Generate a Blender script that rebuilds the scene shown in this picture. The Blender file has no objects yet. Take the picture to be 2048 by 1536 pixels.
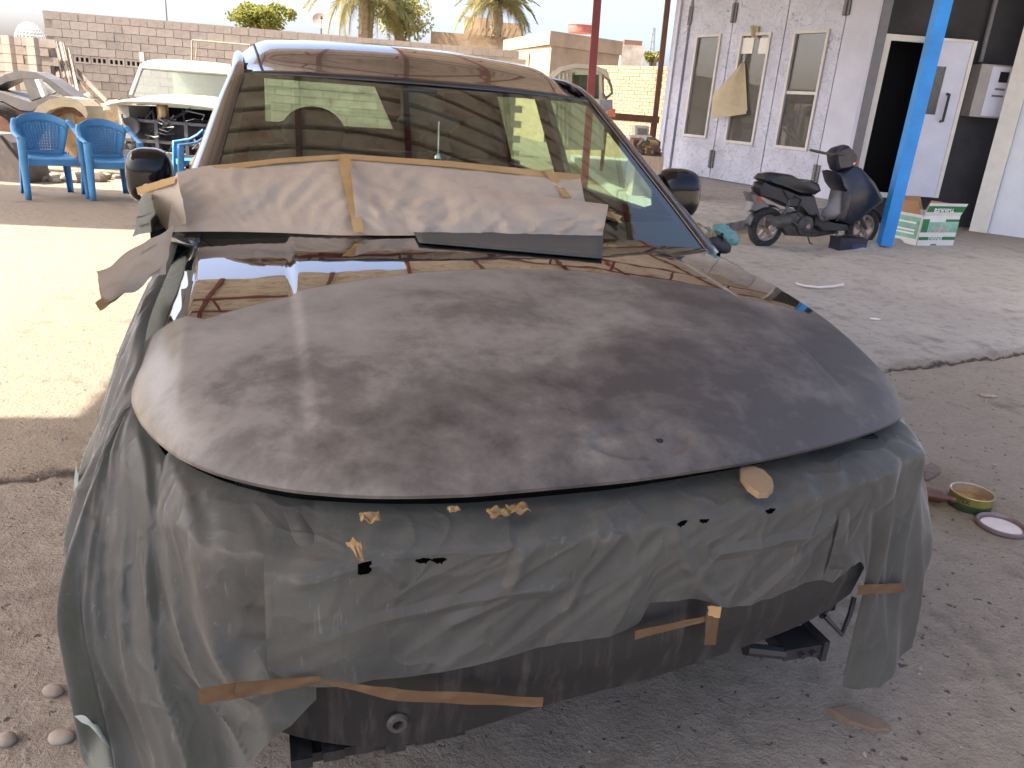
import bpy, bmesh, math, random
from mathutils import Vector, Matrix, noise
random.seed(7)
R_ = math.radians
scene = bpy.context.scene
COL = scene.collection

# ------------------------------------------------------------------ camera
F_PX, PITCH, ROLL, CAM_H = 1562.0, R_(19.8), R_(4.42), 1.47
cfw = Vector((0, math.cos(PITCH), -math.sin(PITCH)))
crt0 = Vector((1, 0, 0)); cup0 = crt0.cross(cfw)
crt = crt0*math.cos(ROLL) + cup0*math.sin(ROLL)
cup = -crt0*math.sin(ROLL) + cup0*math.cos(ROLL)
cd = bpy.data.cameras.new('camera'); cam = bpy.data.objects.new('camera', cd); COL.objects.link(cam)
m3 = Matrix((crt, cup, -cfw)).transposed()
cam.matrix_world = Matrix.Translation((0, 0, CAM_H)) @ m3.to_4x4()
cd.sensor_width = 36.0; cd.lens = 36.0*F_PX/2048.0; cd.clip_end = 2000; cd.clip_start = 0.05
scene.camera = cam
# ------------------------------------------------------------------ sky, sun, exposure
SUN = Vector((-0.62, -0.12, 0.775)).normalized()          # towards the sun
el = math.asin(SUN.z); az = math.atan2(SUN.x, SUN.y)
w = bpy.data.worlds.new('World'); scene.world = w; w.use_nodes = True
nt = w.node_tree; bg = nt.nodes['Background']
sk = nt.nodes.new('ShaderNodeTexSky'); sk.sky_type = 'NISHITA'; sk.sun_disc = False
sk.sun_elevation = el; sk.sun_rotation = az; sk.dust_density = 5.0; sk.air_density = 0.5; sk.ozone_density = 0.2
nt.links.new(sk.outputs[0], bg.inputs[0]); bg.inputs[1].default_value = 0.15
sl = bpy.data.lights.new('sun', 'SUN'); sl.energy = 4.0; sl.angle = R_(0.5); sl.color = (1, 0.91, 0.77)
so = bpy.data.objects.new('sun', sl); COL.objects.link(so)
so.rotation_euler = (-SUN).to_track_quat('-Z', 'Y').to_euler()
scene.view_settings.view_transform = 'Standard'; scene.view_settings.look = 'None'
scene.view_settings.gamma = 1; scene.view_settings.use_curve_mapping = False
scene.view_settings.exposure = 2.15
try:
    scene.cycles.max_bounces = 8; scene.cycles.transparent_max_bounces = 16
    scene.cycles.diffuse_bounces = 5
except Exception: pass

# ------------------------------------------------------------------ measuring helpers (photo ray -> place in the world)
O = Vector((0, 0, CAM_H))
def ray(x, y): return cfw + crt*((x-1024)/F_PX) - cup*((y-768)/F_PX)
def gz(x, y, z=0.0):
    d = ray(x, y); return O + d*((z-O.z)/d.z)
def gy(x, y, Y):
    d = ray(x, y); return O + d*(Y/d.y)
PSI = R_(18.8); CO = Vector((0.656, 0, 0))
CARM = Matrix.Translation(CO) @ Matrix.Rotation(PSI, 4, 'Z'); CARI = CARM.inverted()
def car_ray(x, y):
    o = CARI @ O; d = CARI.to_3x3() @ ray(x, y); return o, d
def car_s(x, y, s):
    o, d = car_ray(x, y); return o + d*((s-o.y)/d.y)
def car_z(x, y, z):
    o, d = car_ray(x, y); return o + d*((z-o.z)/d.z)
def car_on(x, y, Z, s0=0.9, s1=4.5, lift=0.0):          # first place where the ray meets the surface z = Z(u, s)
    o, d = car_ray(x, y); ta = (s0-o.y)/d.y; tb = (s1-o.y)/d.y; n = 400
    for i in range(n+1):
        t = ta + (tb-ta)*i/n; p = o + d*t
        if p.z <= Z(p.x, p.y) + lift: break
    return p
class Plane:                                              # a vertical plane through two ground points
    def __init__(s, a, b):
        s.o = Vector((a[0], a[1], 0)); s.e = Vector((b[0]-a[0], b[1]-a[1], 0)).normalized()
        s.n = Vector((s.e.y, -s.e.x, 0))
    def at(s, x, y):                                      # photo ray -> (along, height)
        d = ray(x, y); t = (s.o-O).dot(s.n)/d.dot(s.n); p = O + d*t
        return ((p-s.o).dot(s.e), p.z)
    def P(s, a, z, out=0.0): return s.o + s.e*a + s.n*out + Vector((0, 0, z))

# ------------------------------------------------------------------ mesh helper
class MB:
    def __init__(s): s.v = []; s.f = []; s.m = Matrix.Identity(4)
    def add(s, vs, fs):
        b = len(s.v); s.v += [tuple(s.m @ Vector(v)) for v in vs]; s.f += [tuple(b+i for i in f) for f in fs]; return s
    def box(s, a, b):
        x0, y0, z0 = a; x1, y1, z1 = b
        return s.add([(x0,y0,z0),(x1,y0,z0),(x1,y1,z0),(x0,y1,z0),(x0,y0,z1),(x1,y0,z1),(x1,y1,z1),(x0,y1,z1)],
                     [(0,3,2,1),(4,5,6,7),(0,1,5,4),(1,2,6,5),(2,3,7,6),(3,0,4,7)])
    def obox(s, c, X, Y, Z):                              # centre and three half axes
        c, X, Y, Z = map(Vector, (c, X, Y, Z))
        return s.add([c-X-Y-Z, c+X-Y-Z, c+X+Y-Z, c-X+Y-Z, c-X-Y+Z, c+X-Y+Z, c+X+Y+Z, c-X+Y+Z],
                     [(0,3,2,1),(4,5,6,7),(0,1,5,4),(1,2,6,5),(2,3,7,6),(3,0,4,7)])
    def ext(s, pts, vec):                                 # closed outline pushed along vec
        n = len(pts); vec = Vector(vec); p = [Vector(q) for q in pts]
        return s.add(p + [q+vec for q in p], [tuple(range(n))[::-1], tuple(range(n, 2*n))] + [(i, (i+1) % n, n+(i+1) % n, n+i) for i in range(n)])
    def tube(s, pts, r, n=8, cap=True, flat=1.0):
        P = [Vector(p) for p in pts]; k = len(P); rr = r if isinstance(r, (list, tuple)) else [r]*k
        vs = []; fs = []; up = None
        for i in range(k):
            t = (P[min(i+1, k-1)] - P[max(i-1, 0)]).normalized()
            if up is None: up = Vector((0,0,1)) if abs(t.z) < 0.9 else Vector((1,0,0))
            a = t.cross(up).normalized(); up = a.cross(t).normalized()
            for j in range(n):
                q = 2*math.pi*j/n; vs.append(P[i] + a*(math.cos(q)*rr[i]) + up*(math.sin(q)*rr[i]*flat))
        for i in range(k-1):
            for j in range(n): fs.append((i*n+j, i*n+(j+1) % n, (i+1)*n+(j+1) % n, (i+1)*n+j))
        if cap: fs += [tuple(range(n))[::-1], tuple(range((k-1)*n, k*n))]
        return s.add(vs, fs)
    def lathe(s, prof, c=(0,0,0), ax='Z', n=24, cap=False):
        vs = []; fs = []; c = Vector(c)
        for r, h in prof:
            for j in range(n):
                q = 2*math.pi*j/n; a, b = r*math.cos(q), r*math.sin(q)
                vs.append(c + (Vector((a,b,h)) if ax == 'Z' else Vector((a,h,b)) if ax == 'Y' else Vector((h,a,b))))
        for i in range(len(prof)-1):
            for j in range(n): fs.append((i*n+j, i*n+(j+1) % n, (i+1)*n+(j+1) % n, (i+1)*n+j))
        if cap: fs += [tuple(range(n))[::-1], tuple(range((len(prof)-1)*n, len(prof)*n))]
        return s.add(vs, fs)
    def grid(s, fn, nu, nv, cu=False):
        vs = [fn(i/nu, j/nv) for j in range(nv+1) for i in range(nu+1)]
        return s.add(vs, [(j*(nu+1)+i, j*(nu+1)+i+1, (j+1)*(nu+1)+i+1, (j+1)*(nu+1)+i) for j in range(nv) for i in range(nu)])
    def ball(s, c, r, nu=14, nv=9, fn=None):
        rx, ry, rz = r if isinstance(r, (tuple, list)) else (r, r, r); c = Vector(c)
        def g(a, b):
            th = 2*math.pi*a; ph = math.pi*(b-0.5)
            p = Vector((math.cos(th)*math.cos(ph)*rx, math.sin(th)*math.cos(ph)*ry, math.sin(ph)*rz))
            if fn: p = p*fn(p)
            return c + p
        return s.grid(g, nu, nv)
    def mesh(s, name, mat, smooth=None, fix=True):
        me = bpy.data.meshes.new(name); me.from_pydata(s.v, [], s.f); me.validate()
        bm = bmesh.new(); bm.from_mesh(me)
        bmesh.ops.remove_doubles(bm, verts=bm.verts, dist=1e-5)
        if fix: bmesh.ops.recalc_face_normals(bm, faces=bm.faces)
        bm.to_mesh(me); bm.free()
        if smooth is not None:
            me.polygons.foreach_set('use_smooth', [True]*len(me.polygons))
            if smooth < 180: me.set_sharp_from_angle(angle=R_(smooth))
        me.materials.append(mat); return me
    def build(s, name, mat, parent=None, smooth=None, solid=0, fix=True, **kw):
        o = bpy.data.objects.new(name, s.mesh(name, mat, smooth, fix)); COL.objects.link(o)
        if parent: o.parent = parent
        if solid:
            md = o.modifiers.new('t', 'SOLIDIFY'); md.thickness = solid; md.offset = 0
        tag(o, **kw); return o
def tag(o, label=None, cat=None, group=None, kind=None):
    if label: o['label'] = label
    if cat: o['category'] = cat
    if group: o['group'] = group
    if kind: o['kind'] = kind
    return o
def thing(name, label, cat, loc=(0,0,0), rz=0, group=None, kind=None, M=None):
    o = bpy.data.objects.new(name, None); COL.objects.link(o)
    if M is not None: o.matrix_world = M
    else: o.location = loc; o.rotation_euler = (0, 0, rz)
    o.empty_display_size = 0.1
    return tag(o, label, cat, group, kind)
def inst(name, me, parent=None, loc=None, rot=None, M=None, scale=None):
    o = bpy.data.objects.new(name, me); COL.objects.link(o)
    if parent: o.parent = parent
    if M is not None: o.matrix_local = M
    if loc is not None: o.location = loc
    if rot is not None: o.rotation_euler = rot
    if scale is not None: o.scale = scale
    return o
def copy_tree(o, parent=None):
    c = o.copy(); COL.objects.link(c); c.parent = parent
    for ch in list(o.children): copy_tree(ch, c)
    return c

# ------------------------------------------------------------------ materials
class NT:
    def __init__(s, name):
        s.mat = bpy.data.materials.new(name); s.mat.use_nodes = True; s.t = s.mat.node_tree
        s.b = s.t.nodes['Principled BSDF']; s.out = s.t.nodes['Material Output']
    def n(s, ty, **kw):
        x = s.t.nodes.new(ty)
        for k, v in kw.items(): setattr(x, k, v)
        return x
    def l(s, a, b): s.t.links.new(a, b)
    def co(s, scale=(1,1,1)):
        tc = s.n('ShaderNodeTexCoord'); mp = s.n('ShaderNodeMapping'); mp.inputs['Scale'].default_value = scale
        s.l(tc.outputs['Object'], mp.inputs[0]); return mp.outputs[0]
    def noise(s, scale, detail=4, rough=0.6, sc=(1,1,1), vec=None, dist=0):
        x = s.n('ShaderNodeTexNoise'); x.inputs['Scale'].default_value = scale; x.inputs['Detail'].default_value = detail
        x.inputs['Roughness'].default_value = rough; x.inputs['Distortion'].default_value = dist
        s.l(vec or s.co(sc), x.inputs['Vector']); return x.outputs['Fac']
    def ramp(s, fac, stops):
        r = s.n('ShaderNodeValToRGB'); e = r.color_ramp.elements
        while len(e) < len(stops): e.new(0.5)
        for i, (p, c) in enumerate(stops):
            e[i].position = p; e[i].color = (c[0], c[1], c[2], 1) if isinstance(c, (tuple, list)) else (c, c, c, 1)
        s.l(fac, r.inputs[0]); return r.outputs[0]
    def mix(s, fac, a, b, mode='MIX'):
        m = s.n('ShaderNodeMix', data_type='RGBA', blend_type=mode)
        for sock, v in ((m.inputs[0], fac), (m.inputs[6], a), (m.inputs[7], b)):
            if isinstance(v, (int, float)): sock.default_value = v
            elif isinstance(v, (tuple, list)): sock.default_value = (v[0], v[1], v[2], 1)
            else: s.l(v, sock)
        return m.outputs[2]
    def math(s, op, a, b=0.0, c=None):
        m = s.n('ShaderNodeMath', operation=op)
        for i, v in enumerate((a, b) if c is None else (a, b, c)):
            if isinstance(v, (int, float)): m.inputs[i].default_value = v
            else: s.l(v, m.inputs[i])
        return m.outputs[0]
    def bump(s, h, strength=0.3, dist=0.02, prev=None):
        b = s.n('ShaderNodeBump'); b.inputs['Strength'].default_value = strength; b.inputs['Distance'].default_value = dist
        s.l(h, b.inputs['Height'])
        if prev: s.l(prev, b.inputs['Normal'])
        s.l(b.outputs[0], s.b.inputs['Normal']); return b.outputs[0]
    def set(s, **kw):
        for k, v in kw.items():
            i = s.b.inputs[k.replace('_', ' ')]
            if isinstance(v, (int, float)): i.default_value = v
            elif isinstance(v, (tuple, list)): i.default_value = (v[0], v[1], v[2], 1)
            else: s.l(v, i)
        return s
def simple(name, col, rough=0.6, var=0.25, scale=6, metal=0.0, bump=0.0, bscale=40, spec=0.5, dirt=None, coat=0.0, sc=(1,1,1)):
    t = NT(name); f = t.noise(scale, 5, 0.65, sc)
    lo = tuple(c*(1-var) for c in col); hi = tuple(min(1, c*(1+var)) for c in col)
    c = t.ramp(f, [(0.3, lo), (0.7, hi)])
    if dirt:
        f2 = t.noise(scale*2.3, 6, 0.7); c = t.mix(t.ramp(f2, [(0.5, 0.0), (0.68, 1.0)]), c, dirt)
    t.set(Base_Color=c, Roughness=rough, Metallic=metal, Specular_IOR_Level=spec, Coat_Weight=coat)
    if bump: t.bump(t.noise(bscale, 5, 0.6, sc), bump, 0.01)
    return t.mat
MT = {}
# -- ground
def ground_mat():
    t = NT('concrete_ground')
    tc = t.n('ShaderNodeTexCoord'); sp = t.n('ShaderNodeSeparateXYZ'); t.l(tc.outputs['Object'], sp.inputs[0])
    X, Y = sp.outputs[0], sp.outputs[1]
    d = t.math('SUBTRACT', Y, t.math('MULTIPLY_ADD', X, 0.54, 3.586))       # + beyond the slab joint
    wob = t.math('MULTIPLY_ADD', t.noise(1.3, 4), 0.5, -0.25)
    far = t.ramp(t.math('ADD', t.math('ADD', d, wob), 0.5), [(0.45, 0.0), (0.6, 1.0)])
    n1 = t.noise(0.8, 6, 0.65); n2 = t.noise(9, 8, 0.75); n3 = t.noise(70, 4, 0.7)
    near_c = t.mix(t.ramp(n2, [(0.3, 0.0), (0.7, 1.0)]), (0.235, 0.19, 0.148), (0.55, 0.47, 0.38))
    near_c = t.mix(t.ramp(n1, [(0.35, 0.0), (0.7, 1.0)]), near_c, (0.46, 0.395, 0.33))
    far_c = t.mix(t.ramp(n1, [(0.3, 0.0), (0.7, 1.0)]), (0.37, 0.34, 0.295), (0.47, 0.44, 0.385))
    far_c = t.mix(t.ramp(n2, [(0.28, 0.7), (0.5, 0.0)]), far_c, (0.19, 0.165, 0.15))
    pit = t.ramp(t.noise(26, 3, 0.6), [(0.30, 1.0), (0.36, 0.0)])
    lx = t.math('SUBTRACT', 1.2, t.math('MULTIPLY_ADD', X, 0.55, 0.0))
    far_c = t.mix(t.ramp(t.math('MULTIPLY', lx, 0.5), [(0.85, 0.0), (1.0, 1.0)]), far_c, t.mix(n2, (0.22, 0.185, 0.138), (0.31, 0.265, 0.205)))  # cream tone of the sun patch put into the concrete colour at left
    near_c = t.mix(t.ramp(t.math('MULTIPLY_ADD', t.noise(1.1, 5, 0.7), 0.8, t.math('MULTIPLY', X, 0.22)), [(0.45, 0.0), (0.85, 0.75)]), near_c, t.mix(n2, (0.49, 0.415, 0.32), (0.66, 0.57, 0.455)))
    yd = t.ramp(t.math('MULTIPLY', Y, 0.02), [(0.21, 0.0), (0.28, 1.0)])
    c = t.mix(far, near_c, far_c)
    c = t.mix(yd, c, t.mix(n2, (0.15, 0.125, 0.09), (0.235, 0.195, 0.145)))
    # yellow filler dust by the tin
    vd = t.n('ShaderNodeVectorMath', operation='DISTANCE'); vd.inputs[1].default_value = (1.86, 3.02, 0)
    t.l(tc.outputs['Object'], vd.inputs[0])
    dust = t.ramp(t.math('ADD', vd.outputs['Value'], t.math('MULTIPLY_ADD', n2, 0.5, -0.25)), [(0.05, 0.75), (0.42, 0.0)])
    c = t.mix(dust, c, (0.36, 0.27, 0.13))
    # dark stains
    st = t.ramp(t.noise(2.2, 6, 0.7), [(0.56, 0.0), (0.72, 0.55)])
    c = t.mix(st, c, (0.09, 0.075, 0.07))
    c = t.mix(t.ramp(n3, [(0.2, 0.5), (0.45, 0.0)]), c, (0.11, 0.085, 0.075))
    c = t.mix(t.math('MULTIPLY', pit, t.math('MULTIPLY_ADD', far, -0.6, 0.8)), c, (0.07, 0.055, 0.05))
    jl = t.math('ABSOLUTE', t.math('ADD', d, t.math('MULTIPLY', t.math('SUBTRACT', t.noise(3, 5, 0.7), 0.5), 0.16)))
    c = t.mix(t.ramp(jl, [(0.006, 0.85), (0.028, 0.0)]), c, (0.06, 0.048, 0.042))
    t.set(Base_Color=c, Roughness=0.9, Specular_IOR_Level=0.25)
    h = t.math('ADD', t.math('MULTIPLY', n2, 1.0), t.math('MULTIPLY', n3, 0.30))
    h = t.math('SUBTRACT', h, t.math('MULTIPLY', pit, 0.35))
    h = t.math('MULTIPLY', h, t.math('MULTIPLY_ADD', far, -0.72, 1.0))
    t.bump(h, 1.0, 0.10)
    return t.mat
MT['ground'] = ground_mat()
MT['concrete'] = simple('concrete_slab', (0.30, 0.285, 0.27), 0.9, 0.18, 3, bump=0.3, bscale=25, dirt=(0.16, 0.14, 0.13))
MT['stone'] = simple('pale_stone', (0.25, 0.21, 0.17), 0.85, 0.2, 12, bump=0.2)
# -- hood paint: glossy lacquer at the rear, sprayed dull primer at the front
def hood_mat():
    t = NT('hood_paint')
    tc = t.n('ShaderNodeTexCoord'); sp = t.n('ShaderNodeSeparateXYZ'); t.l(tc.outputs['Object'], sp.inputs[0])
    u, s = sp.outputs[0], sp.outputs[1]
    sb = t.math('MULTIPLY_ADD', t.math('MULTIPLY', u, u), -0.38, 2.045)
    fl = t.ramp(t.math('ABSOLUTE', u), [(0.755, 0.0), (0.80, 1.0)])
    sb = t.math('ADD', sb, t.math('MULTIPLY', t.ramp(t.math('ABSOLUTE', u), [(0.73, 0.0), (0.87, 1.0)]), 0.20))
    g = t.ramp(t.math('ADD', t.math('SUBTRACT', s, sb), 0.5), [(0.495, 0.0), (0.505, 1.0)])
    n1 = t.noise(4.2, 6, 0.66, (1, 1.2, 1), dist=0.25); n2 = t.noise(15, 6, 0.7); n3 = t.noise(420, 2, 0.5)
    k = t.math('ADD', t.math('MULTIPLY', n1, 0.72), t.math('MULTIPLY', n2, 0.33))
    # darker towards the driver's front corner
    corner_tone = t.math('MULTIPLY_ADD', u, -0.16, t.math('MULTIPLY_ADD', s, 0.30, -0.53))
    k = t.math('ADD', k, corner_tone)
    c = t.ramp(k, [(0.36, (0.040, 0.036, 0.033)), (0.50, (0.112, 0.101, 0.088)), (0.60, (0.192, 0.175, 0.152)), (0.75, (0.252, 0.232, 0.203))])
    c = t.mix(t.math('MULTIPLY', n3, 0.35), c, (0.10, 0.085, 0.085))
    c = t.mix(g, c, (0.012, 0.011, 0.012))
    r = t.mix(g, t.ramp(n2, [(0.2, 0.46), (0.8, 0.58)]), (0.03, 0.03, 0.03))
    r = t.mix(t.math('MULTIPLY', fl, t.math('SUBTRACT', 1.0, g)), r, (0.33, 0.33, 0.33))
    t.set(Base_Color=c, Roughness=r, Specular_IOR_Level=t.math('MULTIPLY_ADD', g, 0.15, 0.35), IOR=1.5, Coat_Weight=t.math('MULTIPLY', g, 1.0), Coat_Roughness=0.02, Coat_IOR=2.1)
    b1 = t.noise(7, 2, 0.4)
    bb = t.n('ShaderNodeBump'); bb.inputs['Strength'].default_value = 0.05; bb.inputs['Distance'].default_value = 0.012
    t.l(b1, bb.inputs['Height']); t.l(bb.outputs[0], t.b.inputs['Normal']); t.l(bb.outputs[0], t.b.inputs['Coat Normal'])
    return t.mat
MT['hood'] = hood_mat()
def paint(name, col, coat_ior=1.9, rough=0.25):
    t = NT(name); f = t.noise(5, 3)
    t.set(Base_Color=t.ramp(f, [(0.3, tuple(c*0.85 for c in col)), (0.7, col)]), Roughness=rough, Metallic=0.25, Coat_Weight=1.0, Coat_Roughness=0.03, Coat_IOR=coat_ior)
    return t.mat
MT['paint'] = paint('dark_grey_car_paint', (0.018, 0.018, 0.022), 1.5)
MT['blackplastic'] = simple('black_plastic', (0.018, 0.018, 0.02), 0.45, 0.3, 10)
MT['blackgloss'] = simple('black_gloss', (0.006, 0.006, 0.008), 0.12, 0.1, 10, spec=0.35)
MT['rubber'] = simple('rubber', (0.022, 0.021, 0.02), 0.85, 0.35, 20, dirt=(0.09, 0.08, 0.07))
MT['interior'] = simple('grey_upholstery', (0.032, 0.036, 0.036), 0.9, 0.2, 30)
MT['dash'] = simple('dark_trim', (0.018, 0.02, 0.02), 0.8, 0.2, 20)
MT['mirror'] = simple('mirror_glass', (0.8, 0.8, 0.8), 0.02, 0.02, 5, metal=1.0)
def glass(name, tint, refl=1.6, dust=0.0):
    t = NT(name); t.t.nodes.remove(t.b)
    tr = t.n('ShaderNodeBsdfTransparent'); tr.inputs[0].default_value = (*tint, 1)
    gl = t.n('ShaderNodeBsdfGlossy'); gl.inputs['Roughness'].default_value = 0.015
    fr = t.n('ShaderNodeFresnel'); ge = t.n('ShaderNodeNewGeometry')
    t.l(t.math('MULTIPLY_ADD', ge.outputs['Backfacing'], 1/refl-refl, refl), fr.inputs[0])
    m = t.n('ShaderNodeMixShader'); t.l(fr.outputs[0], m.inputs[0]); t.l(tr.outputs[0], m.inputs[1]); t.l(gl.outputs[0], m.inputs[2])
    last = m.outputs[0]
    if dust:
        df = t.n('ShaderNodeBsdfDiffuse'); df.inputs[0].default_value = (0.42, 0.40, 0.36, 1)
        m2 = t.n('ShaderNodeMixShader')
        t.l(t.math('MULTIPLY', t.ramp(t.noise(9, 7, 0.75), [(0.3, 0.35), (0.75, 1.0)]), dust), m2.inputs[0])
        t.l(last, m2.inputs[1]); t.l(df.outputs[0], m2.inputs[2]); last = m2.outputs[0]
    t.l(last, t.out.inputs[0]); return t.mat
MT['windshield'] = glass('windshield_glass', (0.62, 0.80, 0.71), 1.9, 0.012)
MT['sideglass'] = glass('side_glass', (0.88, 0.96, 0.86), 1.45, 0.02)
MT['oldglass'] = glass('dusty_glass', (0.42, 0.60, 0.53), 1.5, 0.13)
MT['boothglass'] = glass('booth_window_glass', (0.50, 0.52, 0.54), 1.8, 0.30)
def paper_mat(name, a, b, trans=0.25):
    t = NT(name); t.t.nodes.remove(t.b)
    f = t.noise(5, 6, 0.65); c = t.ramp(f, [(0.3, a), (0.72, b)])
    c = t.mix(t.math('MULTIPLY', t.noise(160, 2), 0.25), c, tuple(x*0.6 for x in a))
    df = t.n('ShaderNodeBsdfDiffuse'); tl = t.n('ShaderNodeBsdfTranslucent'); t.l(c, df.inputs[0]); t.l(c, tl.inputs[0])
    m = t.n('ShaderNodeMixShader'); m.inputs[0].default_value = trans; t.l(df.outputs[0], m.inputs[1]); t.l(tl.outputs[0], m.inputs[2])
    gl = t.n('ShaderNodeBsdfGlossy'); gl.inputs['Roughness'].default_value = 0.45
    m2 = t.n('ShaderNodeMixShader'); m2.inputs[0].default_value = 0.04; t.l(m.outputs[0], m2.inputs[1]); t.l(gl.outputs[0], m2.inputs[2])
    b = t.n('ShaderNodeBump'); b.inputs['Strength'].default_value = 0.22; b.inputs['Distance'].default_value = 0.05
    hn = t.math('ABSOLUTE', t.math('SUBTRACT', t.noise(5, 3, 0.5, dist=0.5), 0.5))
    t.l(t.math('SUBTRACT', t.math('MULTIPLY', t.noise(17, 3, 0.5, dist=0.8), 0.35), hn), b.inputs['Height'])
    for x in (df, gl): t.l(b.outputs[0], x.inputs['Normal'])
    t.l(m2.outputs[0], t.out.inputs[0]); return t.mat
MT['kraft'] = paper_mat('kraft_masking_paper', (0.45, 0.372, 0.29), (0.55, 0.465, 0.365), 0.2)
MT['paperyellow'] = paper_mat('yellowed_paper', (0.55, 0.46, 0.28), (0.66, 0.57, 0.38), 0.35)
MT['tape'] = paper_mat('masking_tape', (0.36, 0.235, 0.10), (0.46, 0.31, 0.15), 0.1)
MT['tapedark'] = paper_mat('old_brown_tape', (0.10, 0.058, 0.030), (0.165, 0.098, 0.052), 0.1)
def film_mat():
    t = NT('masking_film'); t.t.nodes.remove(t.b)
    vec = t.co((1, 1, 1))
    f = t.noise(2.2, 6, 0.68); f2 = t.noise(6, 7, 0.75, (2.0, 2.0, 0.5), dist=0.5)
    c = t.ramp(f, [(0.3, (0.100, 0.101, 0.094)), (0.7, (0.150, 0.150, 0.139))])
    c = t.mix(t.ramp(f2, [(0.50, 0.0), (0.66, 0.6)]), c, (0.175, 0.145, 0.128))      # pinkish dust
    scr = t.noise(26, 3, 0.6, (3.0, 3.0, 0.35), dist=1.5)
    c = t.mix(t.ramp(scr, [(0.64, 0.0), (0.72, 0.55)]), c, (0.33, 0.30, 0.27))
    df = t.n('ShaderNodeBsdfDiffuse'); tl = t.n('ShaderNodeBsdfTranslucent'); t.l(c, df.inputs[0])
    t.l(t.mix(0.45, c, (0.50, 0.55, 0.49)), tl.inputs[0])
    m = t.n('ShaderNodeMixShader'); m.inputs[0].default_value = 0.52; t.l(df.outputs[0], m.inputs[1]); t.l(tl.outputs[0], m.inputs[2])
    gl = t.n('ShaderNodeBsdfGlossy'); gl.inputs['Roughness'].default_value = 0.42
    fr = t.n('ShaderNodeFresnel'); ge = t.n('ShaderNodeNewGeometry'); t.l(t.math('MULTIPLY_ADD', ge.outputs['Backfacing'], 1/1.4-1.4, 1.4), fr.inputs[0])
    m2 = t.n('ShaderNodeMixShader'); t.l(t.math('MULTIPLY', fr.outputs[0], 0.5), m2.inputs[0]); t.l(m.outputs[0], m2.inputs[1]); t.l(gl.outputs[0], m2.inputs[2])
    b = t.n('ShaderNodeBump'); b.inputs['Strength'].default_value = 0.38; b.inputs['Distance'].default_value = 0.02
    vo = t.n('ShaderNodeTexVoronoi', feature='DISTANCE_TO_EDGE'); vo.inputs['Scale'].default_value = 9
    mp = t.n('ShaderNodeMapping'); mp.inputs['Scale'].default_value = (1.4, 1.4, 0.45)
    nz = t.n('ShaderNodeTexNoise'); nz.inputs['Scale'].default_value = 3; nz.inputs['Detail'].default_value = 3
    t.l(vec, nz.inputs['Vector'])
    ad = t.n('ShaderNodeMix', data_type='VECTOR'); ad.inputs[0].default_value = 0.35
    t.l(vec, ad.inputs[4]); t.l(nz.outputs['Color'], ad.inputs[5]); t.l(ad.outputs[1], mp.inputs[0]); t.l(mp.outputs[0], vo.inputs['Vector'])
    h = t.math('ADD', t.math('MULTIPLY', t.ramp(vo.outputs['Distance'], [(0.0, 1.0), (0.12, 0.0)]), 0.25), t.noise(7, 4, 0.6, (1, 1, 0.5), dist=1.0))
    t.l(h, b.inputs['Height'])
    cl = t.math('MULTIPLY', t.ramp(vo.outputs['Distance'], [(0.0, 1.0), (0.022, 0.0)]), t.ramp(t.noise(3.5, 3, 0.6), [(0.52, 0.0), (0.68, 0.4)]))
    c2 = t.mix(cl, c, (0.30, 0.285, 0.25)); t.l(c2, df.inputs[0])
    for x in (df, gl): t.l(b.outputs[0], x.inputs['Normal'])
    t.l(m2.outputs[0], t.out.inputs[0]); return t.mat
MT['film'] = film_mat()
MT['palefilm'] = paper_mat('backlit_film_pale', (0.42, 0.50, 0.48), (0.55, 0.62, 0.60), 0.5)
# -- buildings
def booth_mat():
    t = NT('booth_panel_white')
    n1 = t.noise(1.6, 6, 0.6); n2 = t.noise(4.6, 5, 0.72, (1, 1, 1.4), dist=1.4); n3 = t.noise(1.9, 6, 0.68, (1, 1, 1.7), dist=2.2)
    c = t.ramp(n1, [(0.3, (0.46, 0.49, 0.60)), (0.7, (0.56, 0.59, 0.71))])
    c = t.mix(t.ramp(n2, [(0.60, 0.0), (0.64, 0.7)]), c, (0.16, 0.165, 0.21))
    ln = t.math('ABSOLUTE', t.math('SUBTRACT', n3, 0.5))
    c = t.mix(t.ramp(ln, [(0.0, 0.8), (0.014, 0.0)]), c, (0.16, 0.165, 0.22))
    c = t.mix(t.ramp(t.noise(1.1, 5, 0.6, dist=1.0), [(0.48, 0.0), (0.62, 0.30)]), c, (0.32, 0.33, 0.40))
    t.set(Base_Color=c, Roughness=0.5); return t.mat
MT['booth'] = booth_mat()
MT['boothplain'] = simple('plain_white_panel', (0.53, 0.56, 0.67), 0.55, 0.08, 2)
MT['cream'] = simple('cream_frame', (0.58, 0.575, 0.54), 0.5, 0.08, 5)
MT['steel'] = simple('grey_steel', (0.15, 0.15, 0.16), 0.5, 0.1, 10, metal=0.3)
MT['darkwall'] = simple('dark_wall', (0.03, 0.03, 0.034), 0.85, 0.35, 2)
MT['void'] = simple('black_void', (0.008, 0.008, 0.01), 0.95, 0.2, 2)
MT['bluewhite'] = simple('pale_blue_wall', (0.56, 0.60, 0.66), 0.8, 0.08, 2)
MT['blue'] = simple('blue_pole_paint', (0.015, 0.23, 0.62), 0.45, 0.18, 2)
MT['redpole'] = simple('red_oxide_paint', (0.17, 0.035, 0.035), 0.55, 0.2, 4)
MT['brownpole'] = simple('brown_paint', (0.15, 0.075, 0.045), 0.6, 0.25, 4)
MT['block'] = simple('grey_block', (0.365, 0.318, 0.268), 0.95, 0.3, 1.3, bump=0.3, bscale=30, dirt=(0.24, 0.20, 0.17))
MT['block2'] = simple('pale_grey_block', (0.40, 0.345, 0.29), 0.95, 0.25, 1.3, bump=0.25, bscale=30)
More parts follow.
